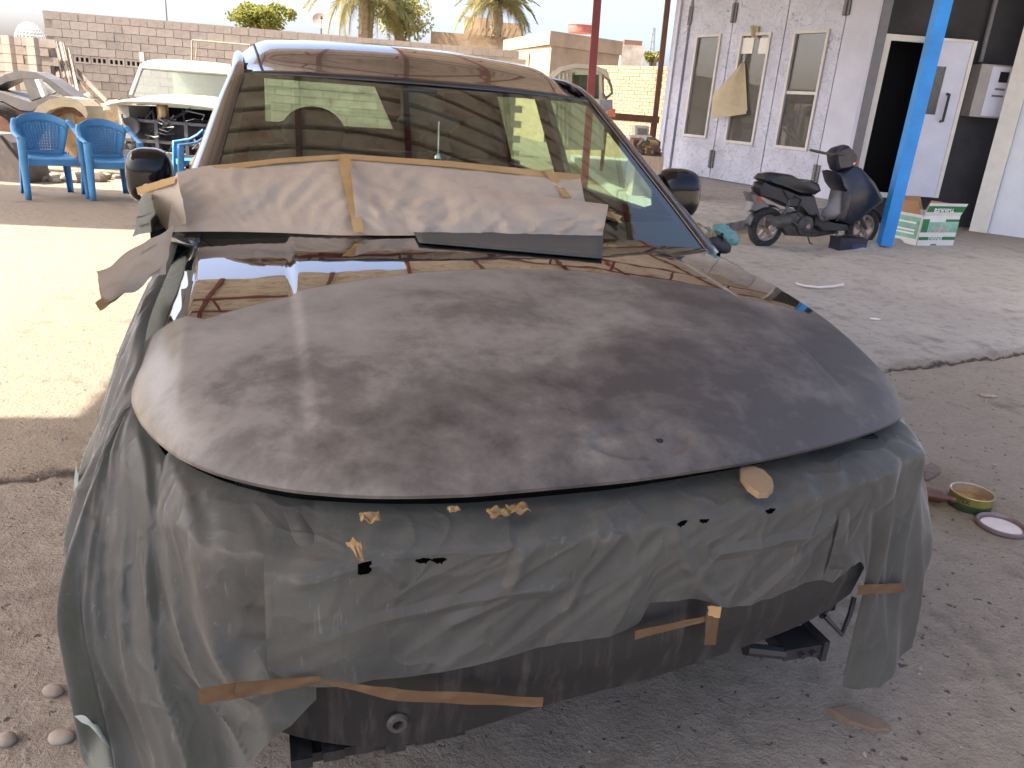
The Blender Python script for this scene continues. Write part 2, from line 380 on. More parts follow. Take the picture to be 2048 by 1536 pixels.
MT['block3'] = simple('brown_grey_block', (0.345, 0.295, 0.25), 0.95, 0.22, 3, bump=0.25, bscale=30)
MT['mortar'] = simple('mortar', (0.27, 0.23, 0.19), 0.95, 0.25, 6)
MT['ybrick'] = simple('yellow_brick', (0.31, 0.222, 0.14), 0.9, 0.22, 4)
MT['yplaster'] = simple('buff_render', (0.34, 0.25, 0.165), 0.95, 0.2, 1.2)
MT['ymortar'] = simple('buff_mortar', (0.24, 0.175, 0.11), 0.95, 0.2, 6)
MT['roofsheet'] = simple('galvanised_sheet', (0.70, 0.645, 0.58), 0.5, 0.14, 1.5, dirt=(0.40, 0.30, 0.22))
MT['wood'] = simple('grey_timber', (0.15, 0.115, 0.09), 0.85, 0.35, 6, sc=(6, 6, 0.8))
MT['palewood'] = simple('pale_timber', (0.34, 0.27, 0.20), 0.85, 0.25, 6, sc=(6, 6, 0.8))
MT['cloth'] = simple('dusty_tarp', (0.36, 0.29, 0.20), 0.95, 0.25, 5, bump=0.4)
# -- objects
MT['bluechair'] = simple('blue_plastic', (0.06, 0.235, 0.46), 0.5, 0.16, 5)
MT['offwhite'] = simple('offwhite_paint', (0.42, 0.40, 0.345), 0.45, 0.12, 4, dirt=(0.48, 0.42, 0.32))
MT['greyshell'] = simple('bare_grey_bodywork', (0.14, 0.135, 0.135), 0.45, 0.2, 4, metal=0.3, dirt=(0.19, 0.165, 0.13))
MT['beige'] = simple('beige_bodywork', (0.28, 0.24, 0.165), 0.5, 0.18, 4, dirt=(0.28, 0.21, 0.13))
MT['tan'] = simple('tan_panel', (0.30, 0.20, 0.09), 0.8, 0.25, 3, dirt=(0.18, 0.12, 0.07))
MT['engine'] = simple('dark_engine_metal', (0.03, 0.03, 0.036), 0.6, 0.5, 12, metal=0.3)
MT['brass'] = simple('brass_can', (0.40, 0.28, 0.13), 0.35, 0.2, 8, metal=0.7)
MT['chrome'] = simple('bright_metal', (0.65, 0.65, 0.66), 0.2, 0.1, 8, metal=1.0)
MT['scoot'] = simple('navy_scooter_plastic', (0.014, 0.015, 0.028), 0.32, 0.25, 6, dirt=(0.03, 0.03, 0.035))
MT['seat'] = simple('black_vinyl_seat', (0.013, 0.013, 0.016), 0.4, 0.2, 8)
MT['alloy'] = simple('brown_cast_alloy', (0.30, 0.24, 0.215), 0.5, 0.2, 9, metal=0.4)
MT['cast'] = simple('dirty_cast_metal', (0.085, 0.078, 0.07), 0.65, 0.4, 14, metal=0.3)
MT['card'] = simple('brown_card', (0.36, 0.20, 0.10), 0.9, 0.12, 6)
MT['boxwhite'] = simple('white_card', (0.66, 0.64, 0.60), 0.7, 0.06, 6)
MT['green'] = simple('green_print', (0.012, 0.17, 0.05), 0.65, 0.15, 6)
MT['palegreen'] = simple('pale_green_print', (0.22, 0.42, 0.30), 0.65, 0.3, 9)
MT['batt'] = simple('dark_blue_battery', (0.02, 0.021, 0.04), 0.4, 0.2, 6)
MT['bag'] = paper_mat('teal_plastic_bag', (0.13, 0.36, 0.36), (0.26, 0.48, 0.47), 0.4)
MT['tinyellow'] = simple('olive_tin_print', (0.17, 0.15, 0.02), 0.4, 0.25, 10)
MT['tingreen'] = simple('green_tin_print', (0.03, 0.055, 0.03), 0.4, 0.2, 10)
MT['tinrim'] = simple('tin_rim', (0.50, 0.42, 0.30), 0.35, 0.15, 20, metal=0.6)
MT['filler'] = simple('brown_filler', (0.24, 0.13, 0.045), 0.7, 0.3, 14, bump=0.3, dirt=(0.35, 0.25, 0.08))
MT['lidpaint'] = simple('mauve_lid_rim', (0.17, 0.12, 0.125), 0.4, 0.15, 10)
MT['lidwhite'] = simple('white_filler', (0.62, 0.56, 0.52), 0.7, 0.1, 14)
MT['bottle'] = simple('brown_glass', (0.10, 0.038, 0.02), 0.2, 0.25, 10)
MT['white'] = simple('white_print', (0.75, 0.75, 0.72), 0.6, 0.03, 5)
MT['black'] = simple('black_print', (0.015, 0.015, 0.015), 0.6, 0.1, 5)
MT['red'] = simple('red_plastic', (0.5, 0.03, 0.02), 0.4, 0.1, 5)
MT['rust'] = simple('rusty_steel', (0.13, 0.065, 0.04), 0.8, 0.3, 8)
MT['bark'] = simple('palm_bark', (0.24, 0.19, 0.13), 0.95, 0.3, 6, bump=0.5)
def leaf_mat(name, a, b):
    t = NT(name); t.t.nodes.remove(t.b)
    c = t.ramp(t.noise(1.7, 4, 0.7), [(0.3, a), (0.7, b)])
    df = t.n('ShaderNodeBsdfDiffuse'); tl = t.n('ShaderNodeBsdfTranslucent'); t.l(c, df.inputs[0]); t.l(c, tl.inputs[0])
    m = t.n('ShaderNodeMixShader'); m.inputs[0].default_value = 0.35; t.l(df.outputs[0], m.inputs[1]); t.l(tl.outputs[0], m.inputs[2])
    t.l(m.outputs[0], t.out.inputs[0]); return t.mat
MT['leaf'] = leaf_mat('olive_leaves', (0.13, 0.15, 0.035), (0.26, 0.25, 0.07))
MT['leaf2'] = leaf_mat('yellow_green_leaves', (0.26, 0.27, 0.09), (0.42, 0.40, 0.18))
MT['frond'] = leaf_mat('dry_palm_fronds', (0.19, 0.185, 0.075), (0.33, 0.29, 0.14))

exec_parts = []
# ================================================================== SETTING
def sst(a, b, x):
    if a == b: return 1.0 if x > a else 0.0
    q = max(0, min(1, (x-a)/(b-a))); return q*q*(3-2*q)
EM0, EM1 = gz(1650, 512, 0.06), gz(1790, 486, 0.06)
ME = (EM1-EM0).normalized(); MN = Vector((ME.y, -ME.x, 0))            # towards the camera
def ground_h(x, y):
    d = y - (0.54*x + 3.586); far = sst(-0.02, 0.05, d)
    n = noise.noise(Vector((x*2.2, y*2.2, 3)))*0.5 + noise.noise(Vector((x*6, y*6, 9)))*0.35 + noise.noise(Vector((x*15, y*15, 1)))*0.3
    h = (1-far)*n*0.014 + far*(0.018 + n*0.004)
    wd = d + 0.05*noise.noise(Vector((x*3, y*3, 0)))
    h -= 0.028*math.exp(-(wd/0.03)**2)
    m = (Vector((x, y, 0))-EM0).dot(MN); l = (Vector((x, y, 0))-EM0).dot(ME)
    h += 0.055*sst(0.0, 0.07, m)*(1-sst(1.2, 4.0, m))*sst(-1.1, -0.3, l)
    h += 0.10*sst(3.4, 4.6, x)*sst(9.2, 9.9, y)*(1-sst(0.0, -0.1, -m))*(1-sst(11.4, 12.5, y))
    edge = sst(-4.3, -3.0, x)*(1-sst(6.0, 7.4, x))*(1-sst(11, 13, y))
    return h*max(edge, 0.0)
def ax(lo, a, b, hi, st):
    L = [lo, lo*0.4, lo*0.15] ; k = a
    while k <= b: L.append(k); k += st
    return L + [b + (hi-b)*0.03, b + (hi-b)*0.12, b + (hi-b)*0.4, hi]
xs = ax(-400, -4.6, 7.6, 400, 0.06); ys = ax(-60, 0.7, 12.6, 700, 0.06)
g = MB(); g.v = [(x, y, ground_h(x, y) if (-4.6 < x < 7.6 and 0.6 < y < 12.7) else 0.0) for y in ys for x in xs]
nx = len(xs); g.f = [(j*nx+i, j*nx+i+1, (j+1)*nx+i+1, (j+1)*nx+i) for j in range(len(ys)-1) for i in range(nx-1)]
g.build('ground', MT['ground'], smooth=180, kind='structure')
# raised floor in front of the spray booth
PL = [gz(1300, 476, 0.15), gz(1424, 453, 0.15), gz(1500, 438, 0.15), gz(1560, 418, 0.15), Vector((6.6, 14.9, 0.15)), Vector((9.5, 15.5, 0.15)), Vector((9.5, 24, 0.15)), Vector((1.2, 24, 0.15)), Vector((1.6, 14, 0.15))]
MB().ext([(p.x, p.y, -0.05) for p in PL], (0, 0, 0.2)).build('booth_platform', MT['concrete'], kind='structure')

# ---- canopy roof over the workshop (seen in the reflections)
RH = 5.2; CR = thing('canopy_roof', 'corrugated metal canopy roof on red trusses above the car', 'roof', (0, 0, 0), R_(11))
RW = 0.974
def sheet_mesh(L):
    b = MB(); p = RW/5; prof = []
    for i in range(5): prof += [(i*p, 0), (i*p+0.140, 0), (i*p+0.142, 0.16), (i*p+0.192, 0.16)]
    prof.append((RW+0.01, 0))
    n = len(prof); b.v = [(x, y, z) for x in (0, L) for y, z in prof]
    b.f = [(i, i+1, n+i+1, n+i) for i in range(n-1)]
    return b.mesh('roof_sheet', MT['roofsheet'], fix=False)
sheets = {}
def put_sheet(x0, x1, y, k):
    L = round(x1-x0, 3)
    if L not in sheets: sheets[L] = sheet_mesh(L)
    inst('roof_sheet', sheets[L], CR, (x0, y, RH + 0.004*((k*7) % 3)))
for r in range(-4, 19):
    y = 3.46 + r*RW
    xs_ = [-15, -9.6, -4.26, 1.2, 6.6, 12.0]
    if 0 <= r < 5: xs_ = [-5.5, -0.9, 3.6] + ([9.0] if r > 3 else [])
    if r < 0: xs_ = [-7.2, -2.4, 1.8]
    if r >= 8: xs_ = [0.4, 6.6, 12.0]
    for k in range(len(xs_)-1): put_sheet(xs_[k], xs_[k+1]+0.02, y, r+k)
for y in (-0.35, 3.36, 8.36, 12.6, 17.2):
    x0, x1 = (-7.2, 1.8) if y < 3 else (-5.5, 3.6) if y < 4 else (-15, 12) if y < 9 else (0.4, 12)
    b = MB().box((x0, y-0.03, RH-0.13), (x1, y+0.03, RH-0.07)).box((x0, y-0.03, RH-0.62), (x1, y+0.03, RH-0.56))
    k = x0 + 0.3
    while k < x1: b.box((k-0.02, y-0.02, RH-0.56), (k+0.02, y+0.02, RH-0.13)); k += 1.25
    b.build('truss', MT['redpole'], CR)
for x in (-13, -10.5, -8, -6.5, -5.4, -2.6, -0.8, 0.45, 1.75, 3.5, 4.8, 7.0, 9.4, 11.8):
    y1 = 21 if x > 0.4 else 11.2
    b = MB()
    for ya, yb in ([(8.4, y1)] if x < -7.2 else [(-0.4, 3.4), (8.4, y1)] if x < -5.5 else [(8.4, y1)] if x > 3.7 else [(-0.4, y1)] if x < 1.9 else [(3.5, y1)]): b.box((x-0.035, ya, RH-0.065), (x+0.035, yb, RH-0.005))
    b.build('purlin', MT['redpole'], CR)
# ---- poles
def pole(name, label, base, top_px, r, mat, Y=None):
    P0 = gz(*base); P1 = gy(top_px[0], top_px[1], P0.y); d = (P1-P0); d = d*((RH-0.13-P0.z)/d.z)
    b = MB(); b.obox(P0+d*0.5, (r, 0, 0), (0, r, 0), d*0.5)
    o = b.build(name, mat, label=label, cat='pole'); return P0, d
pole('roof_pole', 'square blue steel roof pole standing between the scooter and the cardboard box', (1768, 490, 0.1), (1888, 0), 0.075, MT['blue'])
P0 = gz(1183, 240, 0); 
def yard_pole(name, label, x, y, xt, Y, r, mat):
    A = gy(x, y, Y); B = gy(xt, 0, Y); d = (B-A)/(B.z-A.z)
    a = A - d*A.z; t = a + d*(RH-0.13)
    MB().obox((a+t)*0.5, (r, 0, 0), (0, r, 0), (t-a)*0.5).build(name, mat, label=label, cat='pole')
yard_pole('roof_pole', 'dark red square pole in front of the white truck cab', 1181, 190, 1195, 14.0, 0.062, MT['redpole'])
yard_pole('roof_pole', 'thin brown pole at the left end of the white booth wall', 1311, 228, 1336, 18.5, 0.055, MT['brownpole'])
a, b_ = gy(1205, 231, 18.4), gy(1318, 240, 18.4)
t = thing('fence_rail', 'brown horizontal steel rail in front of the yellow brick wall', 'rail', (0, 0, 0))
MB().obox((a+b_)*0.5, (b_-a)*0.5, (0, 0.05, 0), (0, 0, 0.075)).build('rail_bar', MT['brownpole'], t)
for q in (0.08, 0.9):
    p = a.lerp(b_, q); MB().box((p.x-0.04, p.y-0.03, 0), (p.x+0.04, p.y+0.03, p.z-0.078)).build('rail_post', MT['brownpole'], t)

# ---- spray booth
A0, A1 = gz(1345, 345, 0.15), gz(1700, 406, 0.15)
BP = Plane(A0, A1)
def wb(b, a0, a1, z0, z1, o0, o1):
    return b.ext([BP.P(a0, z0, o0), BP.P(a1, z0, o0), BP.P(a1, z1, o0), BP.P(a0, z1, o0)], BP.n*(o1-o0))
if BP.n.dot(O-BP.o) < 0: BP.n = -BP.n
TOPZ = 5.1; aL = BP.at(1312, 345)[0]
booth = thing('spray_booth', 'white paint spray booth with three tall windows and scuffed panels', 'booth')
aEnd = BP.at(1700, 406)[0]
b = wb(MB(), aL, aEnd, 0.15, TOPZ, -0.16, -0.06).build('core_wall', MT['mortar'], booth)
seam = [BP.at(1350, 276)[0], (BP.at(1472, 0)[0]+BP.at(1420, 350)[0])/2, (BP.at(1579, 0)[0]+BP.at(1525, 328)[0])/2, (BP.at(1698, 0)[0]+BP.at(1635, 328)[0])/2]
wins = [((1398, 76), (1440, 72), (1369, 267), (1411, 272)), ((1485, 72), (1540, 70), (1455, 280), (1504, 285)), ((1593, 68), (1656, 65), (1554, 292), (1612, 294))]
wb(MB(), aL, seam[0]-0.02, 0.15, TOPZ, -0.057, 0.05).build('end_panel', MT['booth'], booth)
wb(MB(), aL+0.15, aL+0.23, 0.15, TOPZ, 0.053, 0.10).build('corner_post', MT['boothplain'], booth)
for i in range(3):
    q = [BP.at(*p) for p in wins[i]]
    w0 = (q[0][0]+q[2][0])/2; w1 = (q[1][0]+q[3][0])/2; z1 = (q[0][1]+q[1][1])/2; z0 = (q[2][1]+q[3][1])/2
    s0, s1 = seam[i]+0.012, seam[i+1]-0.012
    b = MB(); wb(b, s0, w0, 0.17, TOPZ, -0.05, 0.0); wb(b, w1, s1, 0.17, TOPZ, -0.05, 0.0); wb(b, w0, w1, 0.17, z0, -0.05, 0.0); wb(b, w0, w1, z1, TOPZ, -0.05, 0.0)
    pn = b.build('door_panel', MT['booth'], booth)
    f = MB(); e = 0.055
    wb(f, w0-e, w0, z0-e, z1+e, 0.003, 0.035); wb(f, w1, w1+e, z0-e, z1+e, 0.003, 0.035); wb(f, w0, w1, z0-e, z0, 0.003, 0.03); wb(f, w0, w1, z1, z1+e, 0.003, 0.03)
    fr = f.build('window_frame', MT['cream'], pn)
    wb(MB(), w0, w1, z0, z1, -0.03, -0.022).build('window_pane', MT['boothglass'], pn)
    wb(MB(), w0, w1, z0, z1, -0.056, -0.05).build('window_backing', MT['darkwall'], pn)
    if i == 1:
        for (pa, pb) in (((1486, 76), (1503, 107)), ((1520, 76), (1536, 107))):
            c0, c1 = BP.at(*pa), BP.at(*pb); wb(MB(), c0[0], c1[0], c1[1], c0[1], -0.018, -0.012).build('paper_patch', MT['white'], pn)
    if i == 2:
        c0 = BP.at(1578, 185); wb(MB(), w0, w1, c0[1]-0.03, c0[1]+0.03, -0.018, 0.0).build('window_bar', MT['cream'], pn)
wb(MB(), seam[3]+0.012, aEnd, 0.15, TOPZ, -0.057, 0.004).build('plain_panel', MT['boothplain'], booth)
for px in ((1381, 32), (1470, 26), (1697, 8), (1424, 318), (1632, 350)):
    c = BP.at(*px); h = wb(MB(), c[0]-0.075, c[0]-0.01, c[1]-0.19, c[1]+0.19, 0.006, 0.035); wb(h, c[0]+0.01, c[0]+0.075, c[1]-0.19, c[1]+0.19, 0.006, 0.035)
    p = BP.P(c[0], c[1]-0.2, 0.04); h.tube([p, p+Vector((0, 0, 0.4))], 0.022, 8)
    h.build('hinge', MT['steel'], booth)
pe = BP.P(aEnd, 0.15, 0.004)
# right-hand end: steel corner post, recess with the personnel door, dark wall, meter
DY = 13.8
c0, c1 = gy(1690, 400, 14.4), gy(1716, 400, 14.4)
dw = thing('dark_end_wall', 'dark unlit wall behind the open booth door', 'wall')
L0 = pe.x+0.26
dl, dr = gy(1722, 379, DY), gy(1798, 390, DY); dt = gy(1776, 80, DY); dtr = gy(1846, 88, DY)
zb, zt = dl.z, dt.z; xl, xr = (dl.x+dt.x)/2, gy(1830, 240, DY).x
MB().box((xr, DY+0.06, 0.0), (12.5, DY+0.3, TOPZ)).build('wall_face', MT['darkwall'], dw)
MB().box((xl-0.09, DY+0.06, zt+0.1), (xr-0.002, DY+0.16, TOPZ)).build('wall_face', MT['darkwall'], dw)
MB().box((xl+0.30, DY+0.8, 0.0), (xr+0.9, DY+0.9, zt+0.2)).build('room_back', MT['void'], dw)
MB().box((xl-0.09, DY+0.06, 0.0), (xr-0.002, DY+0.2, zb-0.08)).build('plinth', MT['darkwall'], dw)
MB().box((xl-0.245, DY-0.05, 0.0), (xl-0.105, DY+0.055, TOPZ)).build('corner_post', MT['steel'], booth)
pq = Vector((xl-0.246, DY+0.0, 0)); pv = Vector((pe.x, pe.y, 0)); nv = Vector(((pq-pv).y, -(pq-pv).x, 0)).normalized()
nv = nv if nv.dot(pv) > 0 else -nv
MB().ext([pv+(pq-pv)*0.003+Vector((0, 0, 0.15)), pq+Vector((0, 0, 0.15)), pq+Vector((0, 0, TOPZ)), pv+(pq-pv)*0.003+Vector((0, 0, TOPZ))], nv*0.06).build('plain_panel', MT['boothplain'], booth)
df = thing('door_frame', 'cream steel frame around the dark open booth doorway', 'door frame')
MB().box((xl-0.10, DY-0.02, zb-0.1), (xl, DY+0.055, zt+0.09)).build('jamb', MT['cream'], df)
MB().box((xr-0.09, DY-0.02, zb-0.1), (xr-0.01, DY+0.055, zt)).build('jamb', MT['cream'], df)
MB().box((xl+0.002, DY-0.015, zt), (xr-0.01, DY+0.05, zt+0.09)).build('header', MT['cream'], df)
MB().box((xl+0.002, DY-0.018, zb-0.1), (xr-0.092, DY+0.05, zb-0.02)).build('threshold', MT['cream'], df)
# open door leaf, hinged on the right jamb, seen almost flat
lx0, lx1 = gy(1838, 240, DY-0.25).x, gy(1905, 240, DY-0.25).x
lzb, lzt = gy(1830, 392, DY-0.25).z, gy(1910, 84, DY-0.25).z
leaf = thing('booth_door', 'open scuffed white booth door with a square window and black pull handle', 'door')
wx0, wx1 = gy(1843, 180, DY-0.25).x, gy(1880, 180, DY-0.25).x; wz0, wz1 = gy(1860, 229, DY-0.25).z, gy(1880, 133, DY-0.25).z
y0, y1 = DY-0.29, DY-0.24
b = MB().box((lx0, y0, lzb), (wx0, y1, lzt)).box((wx1, y0, lzb), (lx1, y1, lzt)).box((wx0, y0, lzb), (wx1, y1, wz0)).box((wx0, y0, wz1), (wx1, y1, lzt))
b.build('door_leaf', MT['boothplain'], leaf)
MB().box((wx0, y0+0.02, wz0), (wx1, y0+0.03, wz1)).build('door_window', MT['boothglass'], leaf)
MB().box((wx0, y1+0.002, wz0), (wx1, y1+0.01, wz1)).build('window_backing', MT['darkwall'], leaf)
MB().box((lx1+0.002, y0-0.015, lzb), (lx1+0.06, y1+0.01, lzt+0.03)).box((lx0, y0-0.01, lzt+0.002), (lx1, y1, lzt+0.04)).build('door_edge', MT['cream'], leaf)
h0, h1 = gy(1897, 188, y0-0.06), gy(1886, 243, y0-0.06); hx = (h0.x+h1.x)/2
MB().tube([(hx, y0, h1.z), (hx, y0-0.07, h1.z), (hx, y0-0.07, h0.z), (hx, y0, h0.z)], 0.022, 8).build('handle', MT['black'], leaf)
mb_ = thing('meter_box', 'pale grey electric meter box on the dark wall beside the open door', 'meter box')
q0, q1 = gy(1925, 232, DY), gy(2004, 133, DY)
mx0, mx1, mz0, mz1 = gy(1937, 180, DY).x, gy(2003, 180, DY).x, q0.z, q1.z
MB().box((mx0, DY-0.22, mz0), (mx1, DY+0.058, mz1)).build('box_body', simple('meter_grey', (0.30, 0.29, 0.28), 0.6, 0.1, 5), mb_)
mw = mx1-mx0; mh = mz1-mz0
MB().box((mx0+mw*0.34, DY-0.226, mz0+mh*0.03), (mx0+mw*0.97, DY-0.222, mz0+mh*0.97)).build('box_door', MT['boothplain'], mb_)
MB().box((mx0+mw*0.60, DY-0.235, mz0+mh*0.68), (mx0+mw*0.86, DY-0.228, mz0+mh*0.88)).build('dial_window', MT['void'], mb_)
for k, zz in enumerate((0.53, 0.40)):
    MB().box((mx0+mw*(0.56-0.05*k), DY-0.231, mz0+mh*zz), (mx0+mw*0.86, DY-0.228, mz0+mh*(zz+0.04))).build('name_plate', MT['steel'], mb_)
p0, p1 = gy(1961, 124, DY-0.03), gy(1992, 0, DY-0.03)
MB().tube([p0, p0+(p1-p0)*1.6], 0.035, 8).build('conduit', MT['steel'], label='grey conduit pipe rising from the meter box', cat='pipe')
# near right wall with its cream corner post
rw0, rw1 = gz(1945, 462, 0), gz(2048, 476, 0)
RP = Plane((rw0.x, rw0.y), (rw1.x, rw1.y)); nn = RP.n if RP.n.dot(O-RP.o) > 0 else -RP.n
sw = thing('side_wall', 'pale blue side wall with a cream corner post at the right edge', 'wall')
MB().ext([RP.P(0.22, -0.02), RP.P(6, -0.02), RP.P(6, TOPZ), RP.P(0.22, TOPZ)], -nn*0.2).build('wall_face', MT['bluewhite'], sw)
MB().ext([RP.P(-0.05, -0.02)+nn*0.04, RP.P(0.216, -0.02)+nn*0.04, RP.P(0.216, TOPZ)+nn*0.04, RP.P(-0.05, TOPZ)+nn*0.04], -nn*0.26).build('corner_post', MT['cream'], sw)
q = gz(2042, 455, 0); MB().ext([RP.P(1.02, 0.0)+nn*0.005, RP.P(1.2, 0.0)+nn*0.005, RP.P(1.2, 2.6)+nn*0.005, RP.P(1.02, 2.6)+nn*0.005], nn*0.06).build('door_jamb', MT['cream'], sw)
# hanging sheet of paper on the middle window
def sheet_px(pts, plane, o, nu, nv):                       # bilinear patch through four photo corners on the wall
    c = [plane.at(*p) for p in pts]
    def fn(i, j):
        a = (c[0][0]*(1-i)+c[1][0]*i)*(1-j) + (c[3][0]*(1-i)+c[2][0]*i)*j; z = (c[0][1]*(1-i)+c[1][1]*i)*(1-j) + (c[3][1]*(1-i)+c[2][1]*i)*j
        return plane.P(a, z, o(i, j))
    return MB().grid(fn, nu, nv)
hp = thing('hanging_paper', 'yellowed masking paper hanging off the middle booth window', 'paper')
sheet_px([(1487, 127), (1492, 127), (1497, 222), (1440, 196)], BP, lambda i, j: 0.06+0.20*j*(1-i)+0.03*math.sin(i*5), 8, 8).build('upper_sheet', MT['paperyellow'], hp, smooth=180)
sheet_px([(1440, 198), (1497, 220), (1497, 228), (1443, 239)], BP, lambda i, j: 0.05+0.2*(1-i)+0.02*j, 6, 4).build('lower_sheet', MT['paperyellow'], hp, smooth=180)
sheet_px([(1503, 52), (1521, 52), (1517, 76), (1508, 76)], BP, lambda i, j: 0.05+0.05*math.sin(i*6), 6, 4).build('top_scrap', MT['paperyellow'], hp, smooth=180)

# ================================================================== YARD WALLS AND HOUSES
# long block wall: every block that shows is an object
W0, W1 = gy(85, 20, 22.0), gy(1003, 97, 23.6)
WP = Plane((W0.x, W0.y), (W1.x, W1.y))
if WP.n.dot(O-WP.o) < 0: WP.n = -WP.n
WH = W0.z; CH = 0.205; BL = 0.43; NR = 15
wall = thing('block_wall', 'long grey concrete block wall across the back of the yard', 'wall')
LEN = (W1-W0).length + 0.5
MB().ext([WP.P(0, 0, -0.20), WP.P(LEN, 0, -0.20), WP.P(LEN, WH-0.03, -0.20), WP.P(0, WH-0.03, -0.20)], WP.n*0.19).build('mortar_core', MT['mortar'], wall)
blk = [MB().box((0.006, -0.02, 0.006), (BL-0.006, 0.0, CH-0.006)).mesh('block', MT[k]) for k in ('block', 'block2', 'block3')]
hb = MB(); hb.box((0.006, -0.02, 0.006), (BL-0.006, 0.0, 0.05)).box((0.006, -0.02, 0.155), (BL-0.006, 0.0, CH-0.006))
for k in range(4): x = 0.006 + k*0.1225; hb.box((x, -0.02, 0.05), (x+0.05, 0.0, 0.155))
hb = hb.mesh('hollow_block', MT['block2'])
hbk = MB().box((0.0, 0.0, 0.0), (LEN, 0.01, 0.12))
rot = math.atan2(WP.e.y, WP.e.x); nb = 0
def blockM(a, z, out): p = WP.P(a, z, out); return Matrix.Translation(p) @ Matrix.Rotation(rot, 4, 'Z')
hole_row = 5; rest = MB()
for r in range(NR):
    z = WH - (r+1)*CH; off = -0.5*BL*(r % 2) - (0.0 if r > 3 else 0.0); a = off
    while a < LEN-0.1:
        if a < -0.3: a += BL; continue
        seen = (a < 6.2 and r < 11) or r < 6
        if a < 0: a += BL; continue
        out = random.uniform(-0.008, 0.002)
        if r == hole_row: inst('hollow_block', hb, wall, M=blockM(a, z, out+0.012)); nb += 1
        elif seen and nb < 296: inst('block', random.choice(blk), wall, M=blockM(a, z, out+0.012)); nb += 1
        else:
            rest.m = blockM(a, z, out+0.012); rest.box((0.006, -0.02, 0.006), (BL-0.006, 0.0, CH-0.006))
        a += BL
o = rest.build('far_blocks', MT['block'], wall, kind='stuff')
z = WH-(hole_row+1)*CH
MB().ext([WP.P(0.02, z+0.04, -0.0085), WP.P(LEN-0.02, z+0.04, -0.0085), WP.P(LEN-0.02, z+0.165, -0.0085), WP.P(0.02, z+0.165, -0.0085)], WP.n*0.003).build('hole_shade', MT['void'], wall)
# left wall of blocks with piers
pw = thing('pier_wall', 'low grey block wall with projecting piers at the left edge', 'wall')
l0, l1 = gy(-60, 80, 20.5), gy(100, 88, 20.5); VP_ = Plane((l0.x, l0.y), (l1.x, l1.y))
if VP_.n.dot(O-VP_.o) < 0: VP_.n = -VP_.n
LH = gy(20, 72, 20.5).z; LL = (l1-l0).length
MB().ext([VP_.P(0, 0, -0.2), VP_.P(LL, 0, -0.2), VP_.P(LL, LH-0.12, -0.2), VP_.P(0, LH-0.12, -0.2)], VP_.n*0.19).build('mortar_core', MT['mortar'], pw)
rot2 = math.atan2(VP_.e.y, VP_.e.x)
for r in range(9):
    a = -0.5*BL*(r % 2)
    while a < LL-0.2:
        if a >= 0 and not (r == 0 and random.random() < 0.3):
            p = VP_.P(a, LH-(r+1)*CH, random.uniform(0, 0.03)); inst('block', random.choice(blk), pw, M=Matrix.Translation(p) @ Matrix.Rotation(rot2, 4, 'Z'))
        a += BL
for px in (28, 76):
    a = VP_.at(px, 110)[0]
    for r in range(9):
        p = VP_.P(a, LH-(r+1)*CH, 0.24); b = MB(); b.box((0.004, -0.2, 0.005), (0.2, 0, CH-0.005))
        if r == 0: pm = b.mesh('pier_block', MT['block2'])
        inst('pier_block', pm, pw, M=Matrix.Translation(p) @ Matrix.Rotation(rot2, 4, 'Z'))
# yellow brick wall on the right
yw = thing('brick_wall', 'sunlit yellow brick wall between the truck cab and the booth', 'wall')
y0_, y1_ = gy(1195, 129, 26.0), gy(1345, 133, 23.6); YP = Plane((y0_.x, y0_.y), (y1_.x, y1_.y))
if YP.n.dot(O-YP.o) < 0: YP.n = -YP.n
YL = (y1_-y0_).length + 1.5; YH = y1_.z
MB().ext([YP.P(-1, 0, -0.2), YP.P(YL, 0, -0.2), YP.P(YL, YH, -0.2), YP.P(-1, YH, -0.2)], YP.n*0.19).build('mortar_core', MT['ymortar'], yw)
b = MB(); r = 0; z = YH-0.10
while z > 0.6:
    a = -1 + (0.13 if r % 2 else 0)
    while a < YL-0.25:
        o_ = random.uniform(0, 0.01); b.ext([YP.P(a+0.006, z+0.006, -0.009), YP.P(a+0.25, z+0.006, -0.009), YP.P(a+0.25, z+0.09, -0.009), YP.P(a+0.006, z+0.09, -0.009)], YP.n*(0.014+o_)); a += 0.26
    z -= 0.097; r += 1
b.build('bricks', MT['ybrick'], yw, kind='stuff')
# houses beyond
def wallpiece(b, Y, x0, y0, x1, y1, dep, yaw=0.0):
    a = gy(x0, y1, Y); c = gy(x1, y0, Y); e = Vector((math.cos(yaw), math.sin(yaw), 0)); n = Vector((math.sin(yaw), -math.cos(yaw), 0))
    L = (c-a).x/max(0.2, e.x); A = Vector((a.x, a.y, 0))
    return b.ext([A, A+e*L, A+e*L+Vector((0, 0, c.z)), A+Vector((0, 0, c.z))], -n*dep)
h1 = thing('flat_roof_house', 'buff flat roofed house with a shaded plaster front', 'house')
c0 = gy(1106, 62, 34.0); c1 = gy(1243, 74, 36.5); cl = gy(1008, 66, 41.0)
MB().ext([(c0.x, c0.y, 0), (c1.x, c1.y, 0), (c1.x, c1.y, c0.z-0.55), (c0.x, c0.y, c0.z-0.55)], (0, 5, 0)).build('wall', MT['yplaster'], h1)
d_ = Vector((c0.x-cl.x, c0.y-cl.y, 0)); 
MB().ext([(cl.x, cl.y, 0), (c0.x-0.01, c0.y, 0), (c0.x-0.01, c0.y, c0.z-0.5), (cl.x, cl.y, c0.z-0.5)], (0.2, 0.3, 0)).build('wall', MT['ybrick'], h1)
